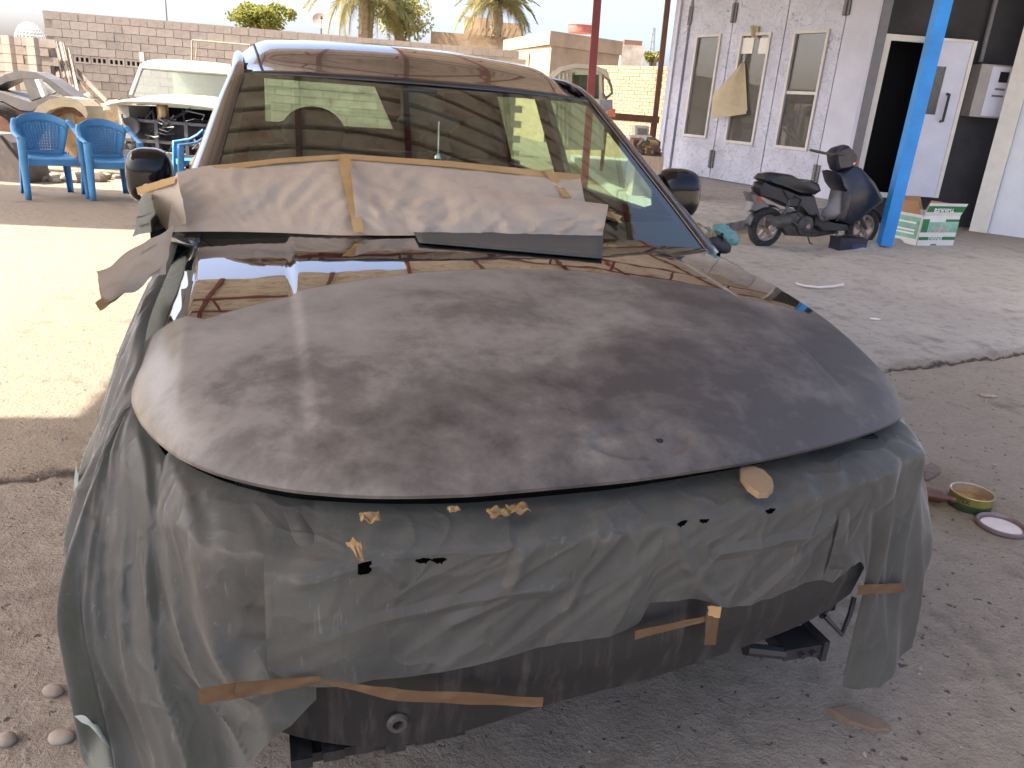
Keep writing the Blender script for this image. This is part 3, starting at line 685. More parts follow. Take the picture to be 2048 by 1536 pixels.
MB().ext([(c0.x-0.08, c0.y-0.1, c0.z-0.545), (c1.x+0.08, c1.y-0.1, c0.z-0.545), (c1.x+0.08, c1.y-0.1, c0.z), (c0.x-0.08, c0.y-0.1, c0.z)], (0, 0.3, 0)).build('parapet', MT['yplaster'], h1)
MB().ext([(cl.x, cl.y-0.05, c0.z-0.495), (c0.x-0.1, c0.y-0.05, c0.z-0.495), (c0.x-0.1, c0.y-0.05, c0.z), (cl.x, cl.y-0.05, c0.z)], (0.1, 0.3, 0)).build('parapet', MT['ybrick'], h1)
for px in (1030, 1062):
    t_ = (px-1008)/(1106-1008); p = cl.lerp(c0, t_); b = MB()
    b.obox((p.x-0.02, p.y-0.04, c0.z-1.2), d_.normalized()*0.45, (0.02, 0.03, 0), (0, 0, 0.45)); b.build('wall_niche', MT['ymortar'], h1)
tk = thing('roof_tank', 'small red roof tank on the buff house', 'tank')
p = gy(1161, 64, 37.5); MB().lathe([(0.0, -0.05), (0.55, -0.05), (0.6, 0.3), (0.55, 0.42), (0.0, 0.5)], p, 'Z', 16).build('tank_body', simple('faded_red', (0.33, 0.11, 0.09), 0.6, 0.2, 4), tk, smooth=50)
MB().lathe([(0.62, 0.26), (0.63, 0.34), (0.57, 0.43)], p, 'Z', 16).build('tank_rim', MT['white'], tk, smooth=50)
h2 = thing('brick_house', 'far buff brick house with a stepped roof behind the palm', 'house')
wallpiece(MB(), 52, 925, 36, 975, 120, 6).build('wall', MT['yplaster'], h2); wallpiece(MB(), 51, 962, 48, 1045, 120, 6).build('wall', MT['ybrick'], h2)
wallpiece(MB(), 46, 860, 74, 1012, 120, 4).build('garden_wall', MT['ybrick'], h2)
b = MB()
for k in range(9):
    p = gy(940+k*11, 72, 45.8); b.obox(p+Vector((0, 0, 0.1)), (0.12, 0, 0.28), (0, 0.05, 0), (-0.03, 0, 0.03))
b.build('coping', MT['ymortar'], h2)
h3 = thing('grey_house', 'small grey block house with a rusty shed on its roof', 'house')
wallpiece(MB(), 44, 1240, 92, 1290, 132, 5).build('wall', MT['block'], h3)
wallpiece(MB(), 45, 1248, 82, 1285, 92, 3).build('roof_shed', MT['rust'], h3)

# ---- trees
def leaves(b, c, r, n, size, squash=1.0, lo=0.35):
    c = Vector(c)
    for i in range(n):
        d = Vector((random.gauss(0, 1), random.gauss(0, 1), random.gauss(0, 1))).normalized(); q = random.uniform(lo, 1)**0.6
        p = c + Vector((d.x*r[0], d.y*r[1], d.z*r[2]))*q
        a = Vector((random.gauss(0, 1), random.gauss(0, 1), random.gauss(0, 1))).normalized()*size*random.uniform(0.6, 1.3); bb = a.orthogonal().normalized()*size*0.5
        b.add([p-a, p+bb, p+a, p-bb], [(0, 1, 2, 3)])
def tree(name, label, cat, Y, px, ytop, ybase, hw, mat, n, size, clumps=14, trunk=True, group=None):
    c = gy(px, (ytop+ybase)/2, Y); top = gy(px, ytop, Y); base = gy(px, ybase, Y); rz = (top.z-base.z)/2; rx = abs(gy(px+hw, ybase, Y).x-c.x)
    t = thing(name, label, cat, (c.x, c.y, 0), group=group); b = MB()
    for k in range(clumps):
        d = Vector((random.uniform(-1, 1), random.uniform(-1, 1), random.uniform(-0.9, 0.9))); d = d.normalized()*random.uniform(0.2, 0.85)
        cr = random.uniform(0.20, 0.40); leaves(b, (d.x*rx, d.y*rx, c.z+d.z*rz), (rx*cr, rx*cr, rz*cr*1.1), n//clumps, size)
    b.build('crown', mat, t, fix=False)
    b = MB(); b.tube([(0, 0, 0), (0.1, 0, c.z*0.5), (0, 0, c.z)], [0.28, 0.2, 0.1], 8)
    for k in range(5):
        a = k*1.3; b.tube([(0.05, 0, c.z*0.55), (math.cos(a)*rx*0.35, math.sin(a)*rx*0.35, c.z), (math.cos(a)*rx*0.6, math.sin(a)*rx*0.6, c.z+rz*0.4)], [0.1, 0.06, 0.03], 6)
    b.build('trunk', MT['bark'], t, smooth=180)
tree('round_tree', 'round olive green tree standing behind the left of the block wall', 'tree', 48, 527, -2, 68, 66, MT['leaf'], 4200, 0.12, 34)
tree('feathery_tree', 'tall yellow green feathery tree beside the left palm', 'tree', 46, 800, -45, 92, 62, MT['leaf2'], 4800, 0.11, 40)
tree('bush', 'small bright green bush beyond the grey house', 'bush', 40, 1305, 96, 140, 18, MT['leaf'], 900, 0.10, 8)
def frond_mesh(L, droop, seed):
    rnd = random.Random(seed); b = MB(); pts = []
    for i in range(13):
        q = i/12; pts.append(Vector((L*q*(1-0.25*q*droop), 0, L*(0.42*q - 0.75*droop*q*q))))
    b.tube(pts, [0.035*(1-0.8*i/12) for i in range(13)], 4)
    for i in range(1, 13):
        for k in range(3):
            q = (i+k/3)/13; j = min(11, int(q*12)); p = pts[j].lerp(pts[j+1], q*12-j) if j < 12 else pts[12]
            for sd in (-1, 1):
                ll = L*0.20*(0.5+math.sin(min(1, q*1.15)*math.pi)*0.8)*rnd.uniform(0.8, 1.1)
                tip = p + Vector((ll*0.55, sd*ll*0.75, -ll*rnd.uniform(0.25, 0.65))); wv = Vector((0.035, 0, 0.01))
                b.add([p-wv, p+wv, tip], [(0, 1, 2)])
    return b.mesh('frond', MT['frond'], fix=False)
fm = [frond_mesh(3.0, 0.75, 1), frond_mesh(3.1, 1.0, 2), frond_mesh(2.8, 1.25, 3)]
def palm(label, Y, px, ybase, ycrown, s, n, lean=0.0):
    c = gy(px, ycrown, Y); t = thing('palm_tree', label, 'palm tree', (c.x, c.y, 0), group='date palms behind the yard wall'); b = MB()
    pts = [(lean*(1-q/8), 0, c.z*q/8) for q in range(9)]
    b.tube(pts, [0.32*s]*7+[0.36*s, 0.25*s], 9)
    for k in range(70):
        z = c.z*(0.2+0.8*k/70); a = k*2.4; r = 0.33*s; b.obox((math.cos(a)*r+lean*(1-z/c.z), math.sin(a)*r, z), (math.cos(a)*0.05, math.sin(a)*0.05, 0.06), (-math.sin(a)*0.07, math.cos(a)*0.07, 0), (0, 0, 0.02))
    b.build('trunk', MT['bark'], t)
    for k in range(n):
        e = random.random(); a = k*2.399+random.uniform(-0.2, 0.2)
        m = Matrix.Translation((0, 0, c.z-0.05)) @ Matrix.Rotation(a, 4, 'Z') @ Matrix.Rotation(R_(22-75*e), 4, 'Y').inverted()
        m = Matrix.Translation((0, 0, c.z-0.05)) @ Matrix.Rotation(a, 4, 'Z') @ Matrix.Rotation(-R_(55-85*e), 4, 'Y') @ Matrix.Scale(s*random.uniform(0.85, 1.1), 4)
        inst('frond', fm[k % 3], t, M=m)
palm('left date palm with its bare trunk between the two leafy trees', 44, 735, 92, -14, 1.2, 44, -0.3)
palm('right date palm with drooping dry fronds behind the buff house', 47, 995, 100, 4, 1.0, 46)
dish = thing('satellite_dish', 'rusty pale satellite dish above the block wall', 'satellite dish')
p = gy(641, 43, 30.0); q = gy(641, 75, 30.0)
b = MB(); b.m = Matrix.Translation(p) @ Matrix.Rotation(R_(25), 4, 'Z') @ Matrix.Rotation(R_(-65), 4, 'X').inverted()
b.lathe([(0.0, 0.0), (0.15, 0.01), (0.28, 0.045), (0.30, 0.055)], (0, 0, 0), 'Z', 24)
dm = MB(); dm.m = Matrix.Translation(p) @ Matrix.Rotation(R_(20), 4, 'Z') @ Matrix.Rotation(R_(62), 4, 'X')
dm.lathe([(0.0, 0.0), (0.15, 0.012), (0.28, 0.05), (0.30, 0.06)], (0, 0, 0), 'Z', 24); dm.build('reflector', simple('dish_paint', (0.42, 0.33, 0.26), 0.6, 0.15, 5), dish, smooth=180, solid=0.01)
MB().tube([p+Vector((0, 0.06, -0.05)), Vector((q.x, q.y+0.06, 0))], 0.03, 8).build('mast', MT['steel'], dish)
d2 = MB(); d2.m = dm.m; d2.tube([(0, -0.28, 0.05), (0, -0.1, 0.38)], 0.012, 6).box((-0.04, -0.12, 0.34), (0.04, -0.04, 0.42)); d2.build('feed_arm', MT['rust'], dish)
p = gy(333, 30, 60); MB().tube([(p.x, p.y, 0), (p.x, p.y, gy(326, -40, 60).z)], 0.05, 5).build('antenna_mast', MT['steel'], label='thin antenna mast far behind the block wall', cat='mast')
p = gy(1308, 100, 80); q = gy(1308, 55, 80)
b = MB()
for sx, sy in ((-1, -1), (1, -1), (1, 1), (-1, 1)): b.tube([(p.x+sx*0.5, p.y+sy*0.5, 0), (q.x+sx*0.08, q.y+sy*0.08, q.z)], 0.05, 4)
for k in range(10):
    z = q.z*(0.3+0.07*k); r = 0.5*(1-z/q.z)+0.08; b.box((q.x-r, q.y-r, z), (q.x+r, q.y-r+0.04, z+0.05))
b.build('lattice_mast', MT['steel'], label='grey lattice mast far behind the grey house', cat='mast')
wd = thing('wire_dome', 'pale wire mesh dome behind the pier wall', 'wire frame'); c = gy(62, 86, 24); r = abs(gy(88, 70, 24).x-c.x)
b = MB()
for k in range(12):
    a = math.pi*k/12; b.tube([c+Vector((math.cos(a)*r*math.cos(f*math.pi/10), math.sin(a)*r*math.cos(f*math.pi/10), 1.35*r*math.sin(f*math.pi/10))) for f in range(11)], 0.008, 4)
for k in range(1, 8):
    f = k*math.pi/16; b.tube([c+Vector((math.cos(a*math.pi/10)*r*math.cos(f), math.sin(a*math.pi/10)*r*math.cos(f), 1.35*r*math.sin(f))) for a in range(21)], 0.008, 4)
b.build('wire_mesh', MT['white'], wd)
# ================================================================== THE CAR
def smooth_edge(u):
    return sum(herm(SF_, u+k*0.012)*w for k, w in ((-4, 1), (-3, 2), (-2, 3), (-1, 4), (0, 4), (1, 4), (2, 3), (3, 2), (4, 1)))/24.0
def herm(tab, x):
    if x <= tab[0][0]: return tab[0][1]
    if x >= tab[-1][0]: return tab[-1][1]
    n = len(tab)
    for i in range(n-1):
        if x <= tab[i+1][0]: break
    x0, y0 = tab[i]; x1, y1 = tab[i+1]; h = x1-x0; d = (y1-y0)/h
    dl = (y0-tab[i-1][1])/(x0-tab[i-1][0]) if i > 0 else d
    dr = (tab[i+2][1]-y1)/(tab[i+2][0]-x1) if i < n-2 else d
    def mid(a, b): return 0 if a*b <= 0 else 2*a*b/(a+b)
    m0 = mid(dl, d) if i > 0 else d; m1 = mid(d, dr) if i < n-2 else d
    t = (x-x0)/h; t2 = t*t; t3 = t2*t
    return (2*t3-3*t2+1)*y0 + (t3-2*t2+t)*h*m0 + (3*t2-2*t3)*y1 + (t3-t2)*h*m1
def z_edge(u): return 0.912 - 0.030*(u/0.85)**2
def edge_pt(x, y):
    o, d = car_ray(x, y); p = o
    z = 0.90
    for k in range(30): p = o + d*((z-o.z)/d.z); z = z_edge(max(-0.9, min(0.9, p.x)))
    return p
SF_ = [(p.x, p.y) for p in (edge_pt(x, y) for x, y in ((275, 835), (300, 865), (335, 893), (370, 915), (450, 945), (600, 975), (800, 985), (1000, 977), (1200, 959), (1450, 926), (1650, 885), (1750, 855), (1805, 830)))]
SF_ = [(-0.92, 2.1), (-0.885, 1.84), (-0.868, 1.74)] + [q for q in SF_ if -0.855 < q[0] < 0.76] + [(0.79, 1.545), (0.825, 1.61), (0.855, 1.70), (0.872, 1.79), (0.92, 2.1)]
SF = [(-0.9+0.02*k, smooth_edge(-0.9+0.02*k)) for k in range(91)]
ZC = [(1.1, 0.895), (1.26, 0.938), (1.31, 0.955), (1.44, 0.985), (1.72, 1.038), (2.0, 1.075), (2.3, 1.10), (2.6, 1.115), (3.0, 1.13)]
BU, BS, BR = 0.0, 1.335, 0.05
def Zi(u, s):
    a = abs(u); z = herm(ZC, s) - 0.032*(u/0.75)**2; e = s - herm(SF, u)
    z -= 0.009*sst(0.535, 0.56, a)*sst(0.02, 0.18, e); d = max(0, a-0.765)
    return z - d*0.55 - d*d*3.0, e
ZE = []
for k in range(121): u_ = -0.9+0.015*k; ZE.append((u_, Zi(u_, herm(SF, u_))[0]-z_edge(u_)))
def Zh(u, s, badge=True):
    z, e = Zi(u, s); z -= herm(ZE, u)*math.exp(-max(e, 0)/0.13); e = max(e, 0)
    z -= 0.006*math.exp(-e/0.010)
    if badge and abs(u-BU) < 0.12 and s < 1.6:
        q = ((u-BU)/0.097)**2 + ((s-BS)/BR)**2
        z -= 0.007*(1-sst(0.84, 1.06, q))
    return z
b0 = car_on(1284, 846, lambda u, s: Zh(u, s, False)); b1 = car_on(1287, 924, lambda u, s: Zh(u, s, False))
BU = car_on(1285, 885, lambda u, s: Zh(u, s, False)).x; BS = (b0.y+b1.y)/2; BR = abs(b0.y-b1.y)/2
def Zw(u, s): return 1.12 + (s - 2.42 - 0.13*(u/0.75)**2)*0.51
def Sw(u, z): return 2.42 + 0.13*(u/0.75)**2 + (z-1.12)/0.51
car = thing('parked_car', 'dark grey car in the middle with a half sprayed hood and masked windshield', 'car', M=CARM)
def hw(v): return 0.868 + 0.03*v
def hood_fn(i, j):
    t = 2*i-1; t = t*(1.25-0.25*abs(t)) if abs(t) < 1 else t; u = t*hw(j); s0 = herm(SF, max(-0.868, min(0.868, t*0.868))); jj = j**1.25
    s = s0 + jj*(2.46-s0); return (u, s, Zh(u, s) if abs(u) < 0.868 else Zh(math.copysign(0.868, u), s)-(abs(u)-0.868)*0.9)
hd = MB().grid(hood_fn, 230, 130)
n0 = len(hd.v); lip = []
for k in range(231):                                    # folded lip under the leading edge
    a = Vector(hd.v[k]); hd.v.append((a.x*0.999, a.y+0.001, a.z-0.006)); 
for k in range(231):
    a = Vector(hd.v[k]); hd.v.append((a.x*0.97, a.y+0.07, a.z-0.002))
for k in range(230): hd.f += [(k+1, k, n0+k, n0+k+1), (n0+k+1, n0+k, n0+231+k, n0+231+k+1)]
hood = hd.build('hood', MT['hood'], car, smooth=40)
for px in ((1318, 880), (1250, 889)):
    q = car_on(*px, Zh); b = MB(); b.lathe([(0.0, 0.0), (0.0065 if px[0] > 1300 else 0.004, 0.0), (0.008 if px[0] > 1300 else 0.005, -0.004)], (q.x, q.y, q.z+0.0015), 'Z', 12)
    b.build('badge_hole', MT['void'], hood)
# fenders below the hood line, door skins, sills
def skin(sgn, s0, s1, n, top, b0=0.80):
    def fn(i, j):
        s = s0+(s1-s0)*i; z = 0.32+(top(s)-0.32)*j
        return (sgn*(b0+0.11*math.sin(min(1, max(0, (z-0.2)/0.75))*math.pi*0.62)), s, z)
    return MB().grid(fn, n, 8)
for sg in (-1, 1):
    skin(sg, 1.72, 2.55, 10, lambda s: 0.88+0.06*(s-1.72), 0.735).build('fender', MT['paint'], car, smooth=60)
    skin(sg, 2.56, 3.88, 14, lambda s: 1.10).build('door', MT['paint'], car, smooth=60)
    skin(sg, 3.89, 4.85, 12, lambda s: 1.11).build('door', MT['paint'], car, smooth=60)
    skin(sg, 4.86, 5.6, 10, lambda s: 1.14).build('rear_quarter', MT['paint'], car, smooth=60)
    for s in (2.05, 4.75):
        wh = MB(); wh.lathe([(0.20, -0.10), (0.33, -0.11), (0.35, -0.06), (0.35, 0.06), (0.33, 0.11), (0.20, 0.10)], (sg*0.80, s, 0.35), 'X', 28)
        wo = wh.build('wheel', MT['rubber'], car, smooth=50)
        r = MB().lathe([(0.0, 0.07*sg), (0.06, 0.08*sg), (0.17, 0.06*sg), (0.205, 0.10*sg), (0.205, -0.1*sg)], (sg*0.80, s, 0.35), 'X', 28).build('rim', MT['alloy'], wo, smooth=50)
# windshield, pillars, roof
def ws_fn(i, j):
    z = 1.06+(1.500-1.06)*j; h = 0.772+(0.645-0.772)*((z-1.06)/0.452); u = (2*i-1)*h; return (u, Sw(u, z), z)
MB().grid(ws_fn, 40, 24).build('windshield', MT['windshield'], car, smooth=180)
def ws_edge(t, z):                                       # black ceramic border inside the glass
    h = 0.772+(0.645-0.772)*((z-1.06)/0.452); u = t*h; return Vector((u, Sw(u, z)+0.008, z))
b = MB()
b.grid(lambda i, j: ws_edge(2*i-1, 1.498-0.012*j), 30, 2)
for sg in (-1, 1): b.grid(lambda i, j: ws_edge(sg*(0.955+0.045*i), 1.06+0.45*j), 2, 20)
b.grid(lambda i, j: ws_edge(2*i-1, 1.06+0.075*j), 30, 2)
b.build('windshield_border', MT['black'], car, smooth=180)
PLL = [(0.774, 0, 1.05, 0.12), (0.745, 0, 1.17, 0.105), (0.71, 0, 1.29, 0.092), (0.676, 0, 1.41, 0.078), (0.650, 0, 1.497, 0.066), (0.652, 3.38, 1.535, 0.052), (0.660, 3.58, 1.567, 0.045), (0.668, 3.9, 1.582, 0.042), (0.67, 4.5, 1.585, 0.042), (0.668, 5.1, 1.562, 0.042), (0.66, 5.5, 1.50, 0.042)]
PLL = [(h, Sw(h, z) if s == 0 else s, z, w_) for h, s, z, w_ in PLL]
def pillar_at(q): return [herm([(k, r[c]) for k, r in enumerate(PLL)], q) for c in range(4)]
for sg in (-1, 1):
    def ap(i, j, sg=sg):
        h, s, z, w_ = pillar_at(10*j); a = i*math.pi/2
        return (sg*(h-0.004+w_*math.sin(a)*0.80), s+w_*1.7*(1-math.cos(a))*(1-sst(0.4, 0.55, j)), z+0.010*math.sin(2*a)-0.055*(1-math.cos(a))*sst(0.35, 0.6, j)-0.02*i)
    MB().grid(ap, 8, 60).build('windshield_pillar', MT['paint'], car, smooth=180, solid=0.012)
ZR = [(3.0, 1.47), (3.1, 1.487), (3.18, 1.508), (3.3, 1.546), (3.45, 1.600), (3.65, 1.638), (4.0, 1.662), (4.6, 1.665), (5.1, 1.635), (5.5, 1.57)]
def roof_fn(i, j):
    t = 2*i-1; h = 0.652+0.03*math.sin(min(1, j*3)*math.pi/2); u = t*h; s0 = Sw(u, 1.503); s = s0+(5.5-s0)*j
    sc = s-(s0-Sw(0, 1.503)); a = abs(t); return (u, s, herm(ZR, sc) - 0.035*t*t*min(1, 0.3+j*8) - 0.055*sst(0.82, 1.0, a)*min(1, j*6))
MB().grid(roof_fn, 44, 44).build('roof', MT['paint'], car, smooth=180, solid=0.012)
for sg in (-1, 1):
    pts = [Vector(roof_fn(0.5+sg*0.445, j/24)) + Vector((0, 0, 0.004)) for j in range(22)]
    MB().tube(pts, 0.006, 6).build('roof_seam', MT['black'], car)
def side_u(z): return 0.855-0.175*max(0, (z-1.10))/0.42
def spoly(b, sg, pts, th=0.03, off=0.0):
    b.ext([(sg*(side_u(z)+off), s, z) for s, z in pts], (-sg*th, 0, 0)); return b
for sg in (-1, 1):
    b = MB()
    spoly(b, sg, [(3.82, 1.10), (3.99, 1.10), (3.97, 1.53), (3.83, 1.53)])
    b.build('door_pillar', MT['paint'], car)
    spoly(MB(), sg, [(4.82, 1.10), (5.6, 1.14), (5.52, 1.54), (4.70, 1.53)]).build('rear_pillar', MT['paint'], car)
    spoly(MB(), sg, [(3.45, 1.485), (3.8295, 1.495), (3.8295, 1.55), (3.5, 1.535)], 0.03, -0.012).build('roof_rail', MT['paint'], car)
    spoly(MB(), sg, [(3.9705, 1.495), (4.705, 1.49), (4.70, 1.55), (3.9705, 1.55)], 0.03, -0.012).build('roof_rail', MT['paint'], car)
    spoly(MB(), sg, [(2.62, 1.075), (5.0, 1.095), (5.0, 1.135), (2.62, 1.11)], 0.05, 0.003).build('window_belt', MT['blackplastic'], car)
    spoly(MB(), sg, [(2.66, 1.112), (3.818, 1.124), (3.828, 1.50), (3.20, 1.47)], 0.004, -0.012).build('side_window', MT['sideglass'], car)
    spoly(MB(), sg, [(3.992, 1.126), (4.815, 1.132), (4.70, 1.495), (3.972, 1.50)], 0.004, -0.012).build('side_window', MT['sideglass'], car)
b = MB(); S5 = 5.5
b.box((-0.80, S5, 0.35), (0.80, S5+0.06, 1.25)).box((-0.72, S5, 1.51), (0.72, S5+0.06, 1.565)).box((-0.74, S5, 1.25), (-0.55, S5+0.06, 1.51)).box((0.55, S5, 1.25), (0.74, S5+0.06, 1.51))
b.build('tailgate', MT['paint'], car)
MB().box((-0.55, S5+0.02, 1.25), (0.55, S5+0.026, 1.51)).build('rear_window', MT['sideglass'], car)
MB().ext([(0.24, S5-0.03, 1.24), (0.56, S5-0.03, 1.24), (0.56, S5-0.03, 1.52), (0.10, S5-0.03, 1.52)], (0, 0.02, 0)).build('rear_window_cover', MT['dash'], car)
# cabin
MB().box((-0.80, 2.62, 0.34), (0.80, 5.49, 0.42)).box((-0.8, 2.50, 0.34), (0.8, 2.60, 1.02)).build('cabin_floor', MT['dash'], car)
def dash_fn(i, j): u = (2*i-1)*0.76; s = Sw(u, 1.07)+0.03+0.42*j; return (u, s, 1.055-0.02*j-0.12*max(0, j-0.75)*4 + 0.035*math.exp(-((u-0.36)/0.16)**2)*sst(0.3, 0.8, j))
MB().grid(dash_fn, 24, 10).build('dashboard', MT['dash'], car, smooth=180)
MB().grid(lambda i, j: ((2*i-1)*0.63, 3.52+1.9*j, 1.545+0.05*math.sin(j*3.1)-0.03*(2*i-1)**2), 10, 6).build('headliner', MT['interior'], car, smooth=180)
for u0 in (-0.37, 0.37):
    def sb(i, j, u0=u0):
        a = 2*math.pi*i; z = 0.62+0.60*j; w_ = 0.245-0.05*j**3; r = 1-max(0, j-0.93)*9; return (u0+math.cos(a)*w_*r, 3.72+0.17*j+math.sin(a)*0.075*r, z)
    st = MB().grid(sb, 24, 16).build('seat_backrest', MT['interior'], car, smooth=180)
    MB().ball((u0, 3.90, 1.285), (0.135, 0.055, 0.105), 20, 12).build('headrest', MT['interior'], st, smooth=180)
    MB().box((u0-0.25, 3.2, 0.45), (u0+0.25, 3.75, 0.62)).build('seat_cushion', MT['interior'], car)
MB().box((-0.65, 4.75, 0.55), (0.65, 4.92, 1.16)).build('rear_bench', MT['interior'], car)
for u0 in (-0.42, 0.42): MB().ball((u0, 4.88, 1.22), (0.12, 0.05, 0.07), 14, 8).build('headrest', MT['interior'], car, smooth=180)
b = MB(); q = car_s(858, 243, 3.16); b.ball((q.x, 3.16, q.z), (0.115, 0.022, 0.04), 20, 10)
rv = b.build('rear_view_mirror', MT['blackplastic'], car, smooth=180)
q2 = car_s(838, 180, 3.16); MB().box((q2.x-0.06, 3.13, q.z+0.02), (q2.x+0.06, 3.19, 1.49)).build('sensor_cover', MT['blackplastic'], car)
MB().lathe([(0.172, -0.012), (0.186, 0.0), (0.172, 0.012), (0.16, 0.0), (0.172, -0.012)], (0.37, 3.05, 1.0), 'Y', 28).build('steering_wheel', MT['dash'], car, smooth=60)
q = car_s(876, 300, 3.14); b = MB(); b.tube([(q.x, 3.14, q.z+0.1), (q.x, 3.14, q.z-0.02)], 0.003, 5); b.ball((q.x, 3.14, q.z-0.03), (0.012, 0.01, 0.02), 8, 6); b.build('hanging_charm', MT['chrome'], car)
# door mirrors
def mirror(u0, z0, ru, rz, sg):
    def sq(p):
        q = Vector((abs(p.x)/ru, abs(p.y)/0.075, abs(p.z)/rz)); m = (q.x**3+q.y**3+q.z**3)**(1/3); return (1/m if m > 0 else 1)*1.0
    b = MB().ball((u0, 2.95, z0), (ru, 0.075, rz), 28, 18, sq)
    mo = b.build('door_mirror', MT['blackgloss'], car, smooth=180)
    MB().ball((u0, 3.015, z0), (ru*0.82, 0.018, rz*0.82), 20, 10).build('mirror_glass', MT['mirror'], mo, smooth=180)
    MB().tube([(sg*0.80, 2.98, 1.10), (u0-sg*0.02, 2.96, z0-0.05)], 0.024, 8).build('mirror_arm', MT['blackplastic'], mo)
mirror(-0.935, 1.172, 0.068, 0.084, -1); mirror(0.915, 1.185, 0.088, 0.094, 1)
# front end under the film
def beam(z0, z1, ds, w_, n=40):
    def fn(i, j):
        u = (2*i-1)*w_; s = herm(SF, u*0.9)+ds; a = 2*math.pi*j; return (u, s+0.05*(1-math.cos(a))*0.5+0.03*math.sin(a)*0, (z0+z1)/2 + (z1-z0)/2*math.cos(a+math.pi/2)*1.0 + 0.03*u)
    return MB().grid(fn, n, 10)
def bfn(i, j):
    u = -0.70+1.29*i; s = herm(SF, u)-0.035; k = j*4
    pr = [(0.0, 0.73), (-0.035, 0.70), (-0.04, 0.60), (-0.02, 0.515-0.07*sst(-0.05, -0.5, u)), (0.05, 0.495-0.075*sst(-0.05, -0.5, u))]; a = int(min(3, k)); f = k-a
    zz = pr[a][1]*(1-f)+pr[a+1][1]*f; ss = pr[a][0]*(1-f)+pr[a+1][0]*f
    return (u, s+ss+0.02, zz + 0.012*noise.noise(Vector((u*3, j, 0))))
t = NT('dusty_black_bumper'); f = t.noise(14, 5, 0.7, (2.5, 2.5, 0.15)); f2 = t.noise(5, 5, 0.7)
c_ = t.ramp(t.math('MULTIPLY', f, t.math('MULTIPLY_ADD', f2, 0.8, 0.6)), [(0.50, (0.010, 0.010, 0.011)), (0.68, (0.042, 0.037, 0.035)), (0.85, (0.085, 0.074, 0.068))])
t.set(Base_Color=c_, Roughness=0.6); MT['bumper'] = t.mat
MB().grid(bfn, 60, 16).build('front_bumper', MT['bumper'], car, smooth=50)
MB().box((-0.66, 1.42, 0.42), (0.62, 1.55, 0.86)).build('radiator_core', MT['void'], car)
b = MB()
for k in range(6): b.box((-0.60+0.052*k, 1.25, 0.405+0.006*(k % 3)), (-0.565+0.052*k, 1.30, 0.425+0.006*(k % 3)))
b.box((-0.60, 1.28, 0.385), (-0.31, 1.36, 0.405)); b.build('grille_clips', MT['bumper'], car, kind='stuff')
q = car_s(793, 1437, 1.215); hk = MB().lathe([(0.009, -0.006), (0.015, -0.006), (0.018, 0.0), (0.015, 0.006), (0.009, 0.006), (0.009, -0.006)], (q.x, 1.205, q.z), 'Y', 16); hk.tube([(q.x, 1.22, q.z), (q.x, 1.3, q.z)], 0.008, 8)
hk.build('tow_eye', MT['cast'], car, smooth=50)
q = car_s(1610, 1300, 1.36); b = MB()
b.box((q.x-0.06, 1.35, q.z-0.012), (q.x+0.035, 1.42, q.z+0.016)).box((q.x+0.036, 1.345, q.z-0.026), (q.x+0.05, 1.425, q.z+0.026))
b.tube([(q.x-0.06, 1.36, q.z+0.002), (q.x-0.16, 1.36, q.z+0.03)], 0.014, 8)
for k in (-0.02, 0.01): b.lathe([(0.0, -0.012), (0.007, -0.012), (0.007, 0.0)], (q.x+k, 1.35, q.z+0.002), 'Y', 8)
b.build('crash_bracket', MT['blackplastic'], car)
b = MB(); q = car_s(1690, 1240, 1.36); b.tube([(q.x-0.06, 1.36, q.z+0.02), (q.x-0.02, 1.34, q.z-0.02), (q.x+0.01, 1.36, q.z+0.015), (q.x+0.02, 1.37, q.z+0.05)], 0.006, 6); b.tube([(q.x-0.05, 1.38, q.z+0.0), (q.x+0.02, 1.4, q.z+0.04)], 0.005, 6); b.build('wire_clip', MT['blackplastic'], car)

# ================================================================== MASKING FILM AND PAPER
film = thing('masking_film', 'crumpled dusty grey plastic masking film draped round the car front', 'masking film', M=CARM)
def cr(tab, x):                                          # several hermite channels at once
    return [herm([(r[0], r[k]) for r in tab], x) for k in range(1, len(tab[0]))]
def ridge(v): return 1-abs(2*(v % 1.0)-1)
CREASE = [[(655, 1262), (820, 1228), (980, 1182), (1130, 1165)], [(700, 1125), (870, 1096), (1010, 1086)], [(1250, 1052), (1165, 1150), (1130, 1210)], [(1440, 1110), (1660, 1090), (1705, 1075)], [(1480, 1240), (1600, 1150), (1690, 1100)], [(1345, 1052), (1400, 1180), (1440, 1212)], [(600, 1150), (760, 1130), (800, 1160)], [(900, 1240), (1010, 1190), (1040, 1110)]]
CREASE = [[(lambda p: (p.x, p.z))(car_s(x, y, 1.185)) for x, y in c] for c in CREASE]
def crease(u, z):
    best = 9
    for c in CREASE:
        for (x0, y0), (x1, y1) in zip(c, c[1:]):
            dx, dy = x1-x0, y1-y0; t = max(0, min(1, ((u-x0)*dx+(z-y0)*dy)/(dx*dx+dy*dy))); best = min(best, math.hypot(u-x0-dx*t, z-y0-dy*t))
    return max(0, 1-best/0.016)
